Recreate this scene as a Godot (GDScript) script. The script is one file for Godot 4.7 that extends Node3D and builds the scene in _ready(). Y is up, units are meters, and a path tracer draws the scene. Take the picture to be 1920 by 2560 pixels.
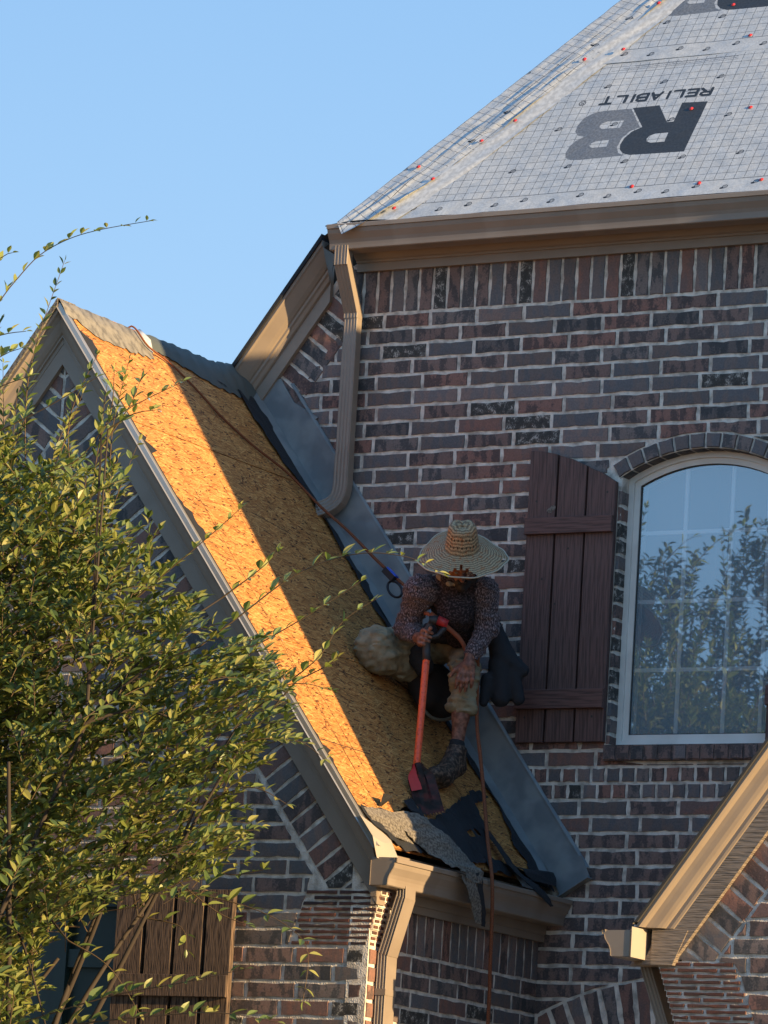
extends Node3D
# A roofer kneels on the stripped roof of a brick gable wing; y is up, metres, y = 0 is the first mortar bed under the main eave.
const T := 1.345            # every roof here rises 1.345 per metre
const SN := 0.8025          # its sine
const CS := 0.5967          # and cosine
const COURSE := 0.0762
const GROUND := -6.42
var rng := RandomNumberGenerator.new()
var taken := {}
var M := {}
var shapes := {}

# ---------------------------------------------------------------- helpers
func lin(r: float, g: float, b: float) -> Color:
	return Color(r, g, b).linear_to_srgb()

func mat(r: float, g: float, b: float, rough := 0.8, metal := 0.0) -> StandardMaterial3D:
	var m := StandardMaterial3D.new()
	m.albedo_color = lin(r, g, b)
	m.roughness = rough
	m.metallic = metal
	return m

func tri(m: StandardMaterial3D, scale: Vector3, world := true) -> StandardMaterial3D:
	m.uv1_triplanar = true
	m.uv1_world_triplanar = world
	m.uv1_scale = scale
	m.uv1_triplanar_sharpness = 6.0
	return m

func relief(m: StandardMaterial3D, t: Texture2D, cm: float) -> StandardMaterial3D:
	m.heightmap_enabled = true
	m.heightmap_texture = t
	m.heightmap_scale = cm
	return m

func numbered(called: String) -> String:
	if not taken.has(called):
		taken[called] = 0
		return called
	taken[called] += 1
	return "%s_%03d" % [called, taken[called]]

func tag(o: Node, label: String, category := "", group := "") -> Node:
	o.set_meta("label", label)
	if category != "":
		o.set_meta("category", category)
	if group != "":
		o.set_meta("group", group)
	return o

func thing(called: String, label: String, category: String, at := Vector3.ZERO, group := "") -> Node3D:
	var o := Node3D.new()
	o.name = numbered(called)
	add_child(o)
	o.position = at
	tag(o, label, category, group)
	return o

func put(called: String, mesh: Mesh, m: Material, parent: Node, xf := Transform3D.IDENTITY) -> MeshInstance3D:
	var o := MeshInstance3D.new()
	o.mesh = mesh
	o.material_override = m
	o.transform = xf
	if parent == self:
		o.name = numbered(called)
	else:
		var key := str(parent.get_instance_id()) + called
		if shapes.has(key):
			shapes[key] += 1
			o.name = "%s_%03d" % [called, shapes[key]]
		else:
			shapes[key] = 0
			o.name = called
	parent.add_child(o, true)
	return o

func st_new(smooth := false) -> SurfaceTool:
	var st := SurfaceTool.new()
	st.begin(Mesh.PRIMITIVE_TRIANGLES)
	st.set_smooth_group(0 if smooth else -1)
	return st

func done(st: SurfaceTool) -> ArrayMesh:
	st.generate_normals()
	return st.commit()

func quad(st: SurfaceTool, a: Vector3, b: Vector3, c: Vector3, d: Vector3) -> void:
	for p in [a, b, c, a, c, d]:
		st.add_vertex(p)

func triangle(st: SurfaceTool, a: Vector3, b: Vector3, c: Vector3) -> void:
	st.add_vertex(a); st.add_vertex(b); st.add_vertex(c)

func box(st: SurfaceTool, lo: Vector3, hi: Vector3, xf := Transform3D.IDENTITY) -> void:
	var v: Array[Vector3] = []
	for i in 8:
		v.append(xf * Vector3(hi.x if i & 1 else lo.x, hi.y if i & 2 else lo.y, hi.z if i & 4 else lo.z))
	quad(st, v[4], v[6], v[7], v[5]); quad(st, v[0], v[1], v[3], v[2])
	quad(st, v[0], v[2], v[6], v[4]); quad(st, v[1], v[5], v[7], v[3])
	quad(st, v[2], v[3], v[7], v[6]); quad(st, v[0], v[4], v[5], v[1])

func cbox(st: SurfaceTool, lo: Vector3, hi: Vector3, b: float, xf := Transform3D.IDENTITY) -> void:   # box with chamfered edges round its z axis front
	prism(st, PackedVector2Array([Vector2(lo.x, lo.y), Vector2(hi.x, lo.y), Vector2(hi.x, hi.y), Vector2(lo.x, hi.y)]), xf, lo.z, hi.z, b)

func prism(st: SurfaceTool, poly: PackedVector2Array, xf: Transform3D, z0: float, z1: float, bevel := 0.0) -> void:
	var n := poly.size()
	var front := poly
	if bevel > 0.0:
		var off := Geometry2D.offset_polygon(poly, -bevel, Geometry2D.JOIN_MITER)
		if off.size() == 1 and off[0].size() == n:
			front = match_ring(poly, off[0])
	var zb := z1 - bevel if bevel > 0.0 else z1
	for i in n:
		var j := (i + 1) % n
		quad(st, xf * Vector3(poly[i].x, poly[i].y, z0), xf * Vector3(poly[j].x, poly[j].y, z0), xf * Vector3(poly[j].x, poly[j].y, zb), xf * Vector3(poly[i].x, poly[i].y, zb))
		if bevel > 0.0:
			quad(st, xf * Vector3(poly[i].x, poly[i].y, zb), xf * Vector3(poly[j].x, poly[j].y, zb), xf * Vector3(front[j].x, front[j].y, z1), xf * Vector3(front[i].x, front[i].y, z1))
	var ix := Geometry2D.triangulate_polygon(front)
	for k in range(0, ix.size(), 3):
		triangle(st, xf * Vector3(front[ix[k]].x, front[ix[k]].y, z1), xf * Vector3(front[ix[k + 1]].x, front[ix[k + 1]].y, z1), xf * Vector3(front[ix[k + 2]].x, front[ix[k + 2]].y, z1))
	ix = Geometry2D.triangulate_polygon(poly)
	for k in range(0, ix.size(), 3):
		triangle(st, xf * Vector3(poly[ix[k]].x, poly[ix[k]].y, z0), xf * Vector3(poly[ix[k + 2]].x, poly[ix[k + 2]].y, z0), xf * Vector3(poly[ix[k + 1]].x, poly[ix[k + 1]].y, z0))

func match_ring(a: PackedVector2Array, b: PackedVector2Array) -> PackedVector2Array:
	var out := PackedVector2Array()
	for p in a:
		var best := b[0]
		for r in b:
			if r.distance_squared_to(p) < best.distance_squared_to(p):
				best = r
		out.append(best)
	return out

func strip(st: SurfaceTool, rows: Array, closed := false) -> void:      # rows of points joined by quads
	for i in rows.size() - 1:
		var a: PackedVector3Array = rows[i]
		var b: PackedVector3Array = rows[i + 1]
		var n := a.size()
		for j in (n if closed else n - 1):
			var k := (j + 1) % n
			quad(st, a[j], a[k], b[k], b[j])

func cap(st: SurfaceTool, ring: PackedVector3Array) -> void:
	var c := Vector3.ZERO
	for p in ring:
		c += p
	c /= ring.size()
	for i in ring.size():
		triangle(st, c, ring[i], ring[(i + 1) % ring.size()])

func tube(st: SurfaceTool, pts: PackedVector3Array, r0: float, r1: float, sides := 6, caps := true) -> void:
	var rows := []
	var up := Vector3(0.31, 0.9, 0.27).normalized()
	for i in pts.size():
		var d := (pts[mini(i + 1, pts.size() - 1)] - pts[maxi(i - 1, 0)]).normalized()
		var x := up.cross(d)
		if x.length() < 0.05:
			x = Vector3.RIGHT.cross(d)
		x = x.normalized()
		var y := d.cross(x)
		var r := lerpf(r0, r1, float(i) / maxf(1.0, pts.size() - 1.0))
		var ring := PackedVector3Array()
		for k in sides:
			var a := TAU * k / sides
			ring.append(pts[i] + (x * cos(a) + y * sin(a)) * r)
		rows.append(ring)
	strip(st, rows, true)
	if caps:
		cap(st, rows[0]); cap(st, rows[-1])

func curve(pts: Array, step := 0.03) -> PackedVector3Array:             # smooth line through the points
	var out := PackedVector3Array()
	for i in pts.size() - 1:
		var p0: Vector3 = pts[maxi(i - 1, 0)]
		var p1: Vector3 = pts[i]
		var p2: Vector3 = pts[i + 1]
		var p3: Vector3 = pts[mini(i + 2, pts.size() - 1)]
		var n := maxi(2, int(p1.distance_to(p2) / step))
		for k in n:
			out.append(p1.cubic_interpolate(p2, p0, p3, float(k) / n))
	out.append(pts[-1])
	return out

func rect(x0: float, y0: float, x1: float, y1: float) -> PackedVector2Array:
	return PackedVector2Array([Vector2(x0, y0), Vector2(x1, y0), Vector2(x1, y1), Vector2(x0, y1)])

func ring2(c: Vector2, w: float, h: float, deg: float) -> PackedVector2Array:
	var out := PackedVector2Array()
	var r := Transform2D(deg_to_rad(deg), c)
	for p in [Vector2(-w, -h), Vector2(w, -h), Vector2(w, h), Vector2(-w, h)]:
		out.append(r * (p * 0.5))
	return out

# ---------------------------------------------------------------- bricks
func brick_mesh(poly: PackedVector2Array, proud: float, rag := 0.0036) -> ArrayMesh:
	var st := st_new()
	var out := PackedVector2Array()
	var n := poly.size()
	var c := Vector2.ZERO
	for p in poly:
		c += p
	c /= n
	for i in n:
		var a := poly[i]
		var b := poly[(i + 1) % n]
		var k := clampi(int(round(a.distance_to(b) / 0.030)), 1, 8)
		for j in k:
			var q := a.lerp(b, (j + (rng.randf_range(-0.25, 0.25) if j > 0 else 0.0)) / k)
			out.append(q + (c - q).normalized() * rng.randf() * rag * (1.5 if j > 0 else 0.8))
	n = out.size()
	var tilt := Vector2(rng.randf_range(-0.008, 0.008), rng.randf_range(-0.02, 0.02))
	for i in n:
		var a := out[i]
		var b := out[(i + 1) % n]
		var a1 := a + (c - a).limit_length(0.0028)
		var b1 := b + (c - b).limit_length(0.0028)
		var fa := Vector3(a1.x, a1.y, proud + tilt.dot(a1 - c))
		var fb := Vector3(b1.x, b1.y, proud + tilt.dot(b1 - c))
		quad(st, Vector3(a.x, a.y, -0.012), Vector3(b.x, b.y, -0.012), fb, fa)
		triangle(st, Vector3(c.x, c.y, proud + 0.0012), fa, fb)
	return done(st)

func brick_mat() -> Material:
	var r := rng.randf()
	var pool: Array = M.bricks
	if r < 0.30: return pool[rng.randi_range(0, 2)]
	if r < 0.62: return pool[rng.randi_range(3, 5)]
	if r < 0.80: return pool[rng.randi_range(6, 7)]
	if r < 0.93: return pool[rng.randi_range(8, 9)]
	return pool[10]

func lay(parent: Node, called: String, polys: Array, frame: Transform3D, proud := 0.005, rag := 0.0036, pool := []) -> void:
	var count := 0
	var rest: SurfaceTool = null
	for poly: PackedVector2Array in polys:
		var full := poly.size() == 4 and absf(poly[1].x - poly[0].x - 0.2415) < 0.002 and absf(poly[2].y - poly[1].y - 0.0637) < 0.002 and poly[0].y == poly[1].y
		var m: Material = brick_mat() if pool.is_empty() else pool[rng.randi_range(0, pool.size() - 1)]
		if count >= 290:
			if rest == null:
				rest = st_new()
			rest.append_from(brick_mesh(poly, proud, rag), 0, frame)
			continue
		count += 1
		if full:
			var key := "full%d" % rng.randi_range(0, 13)
			if not shapes.has(key):
				shapes[key] = brick_mesh(rect(-0.12075, -0.03185, 0.12075, 0.03185), 0.005, rag)
			put(called, shapes[key], m, parent, frame * Transform3D(Basis.IDENTITY, Vector3(poly[0].x + 0.12075, poly[0].y + 0.03185, 0)))
		else:
			put(called, brick_mesh(poly, proud, rag), m, parent, frame)
	if rest != null:
		put(called + "_remainder", rest.commit(), M.bricks[3], parent).set_meta("kind", "stuff")

func pieces(poly: PackedVector2Array, inside: PackedVector2Array, holes: Array) -> Array:
	var found := [poly]
	if inside.size() > 2:
		found = Array(Geometry2D.intersect_polygons(poly, inside))
	for h: PackedVector2Array in holes:
		var next := []
		for p: PackedVector2Array in found:
			for r in Geometry2D.clip_polygons(p, h):
				if not Geometry2D.is_polygon_clockwise(r) or Geometry2D.clip_polygons(p, h).size() == 1:
					next.append(r)
		found = next
	var out := []
	for p: PackedVector2Array in found:
		var area := 0.0
		for i in p.size():
			area += p[i].cross(p[(i + 1) % p.size()])
		if absf(area) * 0.5 > 0.0007:
			if area < 0:
				p.reverse()
			out.append(p)
	return out

func courses(k0: int, k1: int, x0: float, x1: float, shift: float, inside: PackedVector2Array, holes: Array, pitch := COURSE, gap := 0.0125, length := 0.254, base := 0.0) -> Array:
	var out := []
	for k in range(k0, k1):
		var y := base - (k + 1) * pitch + gap * 0.5
		var x := x0 + (shift if k % 2 else shift + 0.07) + rng.randf_range(-0.012, 0.012) - length
		while x < x1:
			var w := length
			for p in pieces(rect(x, y, x + w - gap, y + pitch - gap), inside, holes):
				out.append(p)
			x += w
	return out

# ---------------------------------------------------------------- trims swept along a raking edge or a straight line
func rake(st: SurfaceTool, prof: PackedVector2Array, apex: Vector2, side: float, mode: String, at: float) -> void:
	var a := PackedVector3Array()
	var b := PackedVector3Array()
	for p in prof:
		var t0 := p.x * T
		var t1: float
		if mode == "x":
			t1 = (at - apex.x + side * SN * p.x) / (side * CS)
		else:
			t1 = (apex.y - at - CS * p.x) / SN
		var f := func(t: float) -> Vector3: return Vector3(apex.x + side * CS * t - side * SN * p.x, apex.y - SN * t - CS * p.x, p.y)
		a.append(f.call(t0)); b.append(f.call(t1))
	var n := 10
	var rows := []
	for i in n + 1:
		var row := PackedVector3Array()
		for k in a.size():
			row.append(a[k].lerp(b[k], float(i) / n))
		rows.append(row)
	strip(st, rows)
	cap(st, rows[0]); cap(st, rows[-1])

func sweep_x(st: SurfaceTool, prof: PackedVector2Array, x0: float, x1: float, closed := false) -> void:      # profile points are (z, y)
	var a := PackedVector3Array()
	var b := PackedVector3Array()
	for p in prof:
		a.append(Vector3(x0, p.y, p.x)); b.append(Vector3(x1, p.y, p.x))
	strip(st, [a, b], closed)

func sweep_z(st: SurfaceTool, prof: PackedVector2Array, z0: float, z1: float, closed := false) -> void:      # profile points are (x, y)
	var a := PackedVector3Array()
	var b := PackedVector3Array()
	for p in prof:
		a.append(Vector3(p.x, p.y, z0)); b.append(Vector3(p.x, p.y, z1))
	strip(st, [a, b], closed)

func gutter_profile(th := 0.0016) -> PackedVector2Array:       # (out from the fascia, up from the bottom), outside then back along the inside
	var o := PackedVector2Array([Vector2(0, 0.122), Vector2(0, 0), Vector2(0.082, 0), Vector2(0.087, 0.004), Vector2(0.088, 0.018), Vector2(0.090, 0.032), Vector2(0.096, 0.048), Vector2(0.106, 0.064), Vector2(0.114, 0.076), Vector2(0.118, 0.090), Vector2(0.119, 0.096), Vector2(0.128, 0.098), Vector2(0.129, 0.116), Vector2(0.127, 0.119), Vector2(0.116, 0.119), Vector2(0.115, 0.110)])
	var n := o.size()
	var out := PackedVector2Array(o)
	for i in range(n - 1, -1, -1):
		out.append(o[i] + Vector2(-th if i > 1 else th, th if i > 0 and i < 12 else -th))
	return out

func downspout(st: SurfaceTool, path: Array, half_a: Vector3, half_b: Vector3, grooves := 4, ends := false) -> void:
	# half_a: half width across the grooved front, half_b: half depth towards the viewer; the section keeps these axes turned with the path in the plane of each bend
	var pts := curve(path, 0.02) if path.size() > 3 else PackedVector3Array(path)
	var sec := PackedVector2Array()
	for i in grooves * 4 + 1:
		var t := -1.0 + 2.0 * i / (grooves * 4)
		var dip := 0.0 if i % 4 < 2 else -0.10
		sec.append(Vector2(t * 0.94, 1.0 + dip))
	sec.append(Vector2(1.0, 0.9)); sec.append(Vector2(1.0, -0.9)); sec.append(Vector2(0.94, -1)); sec.append(Vector2(-0.94, -1)); sec.append(Vector2(-1, -0.9)); sec.append(Vector2(-1, 0.9))
	var rows := []
	for i in pts.size():
		var d := (pts[mini(i + 1, pts.size() - 1)] - pts[maxi(i - 1, 0)]).normalized()
		var q := Quaternion(Vector3.DOWN, d)
		var ring := PackedVector3Array()
		for s in sec:
			ring.append(pts[i] + q * (half_a * s.x + half_b * s.y))
		rows.append(ring)
	strip(st, rows, true)
	if ends:
		cap(st, rows[0])

# ---------------------------------------------------------------- textures
func noise(freq: float, sd: int, oct := 4) -> FastNoiseLite:
	var n := FastNoiseLite.new()
	n.seed = sd
	n.frequency = freq
	n.fractal_octaves = oct
	n.noise_type = FastNoiseLite.TYPE_SIMPLEX_SMOOTH
	return n

func paint(size: int, f: Callable, mips := true) -> ImageTexture:
	var im := Image.create(size, size, false, Image.FORMAT_RGB8)
	for y in size:
		for x in size:
			im.set_pixel(x, y, f.call(x, y))
	return ImageTexture.create_from_image(im)

func grey(v: float) -> Color:
	v = clampf(v, 0.0, 1.0)
	return Color(v, v, v)

func ramp_tex(n: FastNoiseLite, size: int, cols: Array, offs: Array) -> NoiseTexture2D:
	var t := NoiseTexture2D.new()
	t.width = size; t.height = size
	t.seamless = true
	t.noise = n
	var g := Gradient.new()
	g.offsets = PackedFloat32Array(offs)
	g.colors = PackedColorArray(cols)
	t.color_ramp = g
	return t

func osb_texture() -> ImageTexture:
	var w := 1024
	var h := 1024
	var buf := PackedByteArray()
	buf.resize(w * h * 3)
	for i in w * h:
		buf[i * 3] = 176; buf[i * 3 + 1] = 132; buf[i * 3 + 2] = 84
	var blot := noise(0.006, 17, 3)
	var cols := [Color8(205, 160, 104), Color8(194, 147, 92), Color8(211, 169, 114), Color8(184, 136, 82), Color8(170, 121, 70), Color8(199, 153, 98), Color8(217, 178, 124), Color8(158, 110, 62), Color8(188, 142, 88)]
	for s in 15600:
		var cx := rng.randf() * w
		var cy := rng.randf() * h
		var ang := rng.randfn(0.0, 0.36)
		var ln := rng.randf_range(26, 90)
		var wd := rng.randf_range(1.5, 5.0)
		var c: Color = cols[rng.randi() % cols.size()]
		if s > 14900:
			c = Color8(84, 52, 28); ln *= 0.35; wd = rng.randf_range(1.5, 4.5)
		var dx := cos(ang)
		var dy := sin(ang)
		var dark := rng.randf_range(0.92, 1.02) * (1.0 + 0.10 * blot.get_noise_2d(cx, cy))
		for i in int(ln):
			var edge := minf(1.0, minf(i, ln - i) / 4.0)
			var ww := int(wd * edge * 0.5) + 1
			for j in range(-ww, ww + 1):
				var px := posmod(int(cx + dx * (i - ln / 2) - dy * j), w)
				var py := posmod(int(cy + dy * (i - ln / 2) + dx * j), h)
				var k := (py * w + px) * 3
				var sh := dark * (0.88 if j == ww else (1.02 if j == -ww else 1.0 - 0.05 * float((j * 7) % 3)))
				buf[k] = clampi(int(c.r8 * sh), 0, 255); buf[k + 1] = clampi(int(c.g8 * sh), 0, 255); buf[k + 2] = clampi(int(c.b8 * sh), 0, 255)
	var im := Image.create_from_data(w, h, false, Image.FORMAT_RGB8, buf)
	return ImageTexture.create_from_image(im)

func felt_texture() -> ImageTexture:                     # printed underlayment: two inch grid and ringed nailing marks; 2.44 m by 1.22 m
	var w := 2048
	var h := 1024
	var im := Image.create(w, h, false, Image.FORMAT_RGB8)
	var n1 := noise(0.012, 5, 4)
	var n2 := noise(0.09, 6, 3)
	for y in h:
		for x in w:
			var v := 0.80 + 0.05 * n1.get_noise_2d(x, y * 1.4) + 0.07 * n2.get_noise_2d(x * 0.9, y * 0.9)
			im.set_pixel(x, y, Color(v * 0.995, v, v * 1.005))
	var ink := Color(0.22, 0.23, 0.25)
	var s := 1024.0 / 1.22
	# v grows up the slope: row 0 of the picture is the top edge of the sheet
	var k := 0
	while k * 0.0508 < 2.44:
		var x := int(k * 0.0508 * s)
		for y in range(int((1.22 - 1.09) * s), int((1.22 - 0.105) * s)):
			if n2.get_noise_2d(x * 3, y) > -0.42:
				im.set_pixel(clampi(x, 0, w - 1), y, ink); im.set_pixel(clampi(x + 1, 0, w - 1), y, ink.lerp(Color(0.7, 0.7, 0.7), 0.35))
		k += 1
	for r in range(0, 20):
		var v := 0.105 + r * 0.0508
		var y := int((1.22 - v) * s)
		for x in w:
			if r == 0 or n2.get_noise_2d(x, y * 3) > -0.42:
				im.set_pixel(x, y, ink); im.set_pixel(x, clampi(y + 1, 0, h - 1), ink.lerp(Color(0.7, 0.7, 0.7), 0.35))
				if r == 0:
					im.set_pixel(x, clampi(y + 2, 0, h - 1), ink)
	for row in [[0.306, 0.21], [0.608, 0.05], [0.916, 0.21], [0.072, 0.06], [0.050, 0.21], [1.155, 0.06], [1.19, 0.21]]:
		var u: float = row[1]
		while u < 2.44:
			var cx := u * s
			var cy := (1.22 - float(row[0])) * s
			for dy in range(-16, 17):
				for dx in range(-26, 17):
					var q := im.get_width()
					var px := int(cx) + dx
					var py := int(cy) + dy
					if px < 0 or py < 0 or px >= q or py >= h:
						continue
					var d := Vector2(dx, dy).length()
					var e := Vector2(dx + 12, (dy - 9) * 1.5).length()
					if (d < 11.5 and d > 8.5) or (d < 5.5 and d > 3.2) or e < 8.5:
						im.set_pixel(px, py, Color(0.13, 0.13, 0.14))
			u += 0.2995
	print_logo(im, n2)
	return ImageTexture.create_from_image(im)

func print_logo(im: Image, grain: FastNoiseLite) -> void:      # two overlapping block letters and a word, upside down as the sheet lies
	var s := 1024.0 / 1.22
	var letter_r := PackedVector2Array([Vector2(1.699, 0.344), Vector2(1.697, 0.725), Vector2(1.562, 0.729), Vector2(1.562, 0.588), Vector2(1.528, 0.588), Vector2(1.443, 0.726), Vector2(1.303, 0.723), Vector2(1.406, 0.566), Vector2(1.362, 0.535), Vector2(1.338, 0.49), Vector2(1.332, 0.440), Vector2(1.345, 0.40), Vector2(1.372, 0.368), Vector2(1.414, 0.351)])
	var hole := PackedVector2Array([Vector2(1.565, 0.503), Vector2(1.567, 0.434), Vector2(1.495, 0.434), Vector2(1.470, 0.448), Vector2(1.462, 0.468), Vector2(1.470, 0.490), Vector2(1.495, 0.503)])
	var letter_b := PackedVector2Array([Vector2(1.296, 0.719), Vector2(1.147, 0.719), Vector2(1.095, 0.706), Vector2(1.056, 0.672), Vector2(1.042, 0.62), Vector2(1.046, 0.575), Vector2(1.071, 0.541), Vector2(1.110, 0.527), Vector2(1.075, 0.50), Vector2(1.056, 0.462), Vector2(1.052, 0.41), Vector2(1.066, 0.372), Vector2(1.10, 0.352), Vector2(1.150, 0.346), Vector2(1.385, 0.350), Vector2(1.345, 0.375), Vector2(1.322, 0.42), Vector2(1.324, 0.49), Vector2(1.352, 0.54), Vector2(1.394, 0.566)])
	var h1 := PackedVector2Array([Vector2(1.287, 0.630), Vector2(1.198, 0.633), Vector2(1.172, 0.618), Vector2(1.168, 0.595), Vector2(1.187, 0.577), Vector2(1.285, 0.574)])
	var h2 := PackedVector2Array([Vector2(1.260, 0.483), Vector2(1.189, 0.482), Vector2(1.166, 0.468), Vector2(1.164, 0.448), Vector2(1.186, 0.434), Vector2(1.262, 0.434)])
	for job in [[letter_b, [h1, h2], 0.50, 0.10], [letter_r, [hole], 0.24, 0.05]]:
		var poly: PackedVector2Array = job[0]
		for y in range(int((1.22 - 0.735) * s), int((1.22 - 0.335) * s)):
			for x in range(int(1.03 * s), int(1.71 * s)):
				var p := Vector2(x / s, 1.22 - y / s)
				if not Geometry2D.is_point_in_polygon(p, poly):
					continue
				var open := false
				for h: PackedVector2Array in job[1]:
					if Geometry2D.is_point_in_polygon(p, h):
						open = true
				if not open:
					var v: float = job[2] + job[3] * grain.get_noise_2d(x * 0.8, y * 0.8)
					im.set_pixel(x, y, Color(v * 0.97, v * 0.99, v * 1.03))
	var B := [[0, 0, 0, 1], [0, 1, 0.6, 1], [0.6, 1, 0.8, 0.87], [0.8, 0.87, 0.8, 0.65], [0.8, 0.65, 0.6, 0.52], [0, 0.52, 0.6, 0.52]]
	var glyphs := {"R": B + [[0.40, 0.52, 0.88, 0]], "B": B + [[0.6, 0.52, 0.85, 0.38], [0.85, 0.38, 0.85, 0.14], [0.85, 0.14, 0.62, 0], [0.62, 0, 0, 0]], "E": [[0, 0, 0, 1], [0, 1, 0.8, 1], [0, 0.5, 0.7, 0.5], [0, 0, 0.8, 0]], "L": [[0, 0, 0, 1], [0, 0, 0.78, 0]], "I": [[0, 0, 0, 1]], "A": [[0, 0, 0.42, 1], [0.42, 1, 0.85, 0], [0.18, 0.34, 0.68, 0.34]], "T": [[0, 1, 0.9, 1], [0.45, 1, 0.45, 0]]}
	var at := 1.690
	for ch in "RELIABILT":
		var gl: Array = glyphs[ch]
		for g in gl:
			var a := Vector2(at - float(g[0]) * 0.062, 0.829 - float(g[1]) * 0.053)
			var b := Vector2(at - float(g[2]) * 0.062, 0.829 - float(g[3]) * 0.053)
			dab(im, a, b, 0.0080, s, Color(0.20, 0.205, 0.215))
		at -= 0.040 if ch == "I" else 0.0745
	for k in 14:
		var a := Vector2.from_angle(TAU * k / 14.0) * 0.017
		var b := Vector2.from_angle(TAU * (k + 1) / 14.0) * 0.017
		dab(im, Vector2(1.008, 0.795) + a, Vector2(1.008, 0.795) + b, 0.0022, s, Color(0.25, 0.25, 0.26))
	for g in B + [[0.40, 0.52, 0.88, 0]]:
		dab(im, Vector2(1.015 - float(g[0]) * 0.016, 0.804 - float(g[1]) * 0.018), Vector2(1.015 - float(g[2]) * 0.016, 0.804 - float(g[3]) * 0.018), 0.0018, s, Color(0.25, 0.25, 0.26))
	for row in 3:       # lines of print too small to read
		var x := 1.08 + 0.06 * row
		while x < 1.74:
			var w := rng.randf_range(0.004, 0.016)
			dab(im, Vector2(x, 1.040 + 0.013 * row), Vector2(x + w, 1.040 + 0.013 * row), 0.0022, s, Color(0.48, 0.48, 0.49))
			x += w + 0.006

func dab(im: Image, a: Vector2, b: Vector2, r: float, s: float, c: Color) -> void:      # a stroke of ink between two points in metres
	var lo := a.min(b) - Vector2(r, r)
	var hi := a.max(b) + Vector2(r, r)
	for y in range(int((1.22 - hi.y) * s), int((1.22 - lo.y) * s) + 1):
		for x in range(int(lo.x * s), int(hi.x * s) + 1):
			var p := Vector2(x / s, 1.22 - y / s)
			if p.distance_to(Geometry2D.get_closest_point_to_segment(p, a, b)) < r:
				im.set_pixel(clampi(x, 0, im.get_width() - 1), clampi(y, 0, im.get_height() - 1), c)

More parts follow.
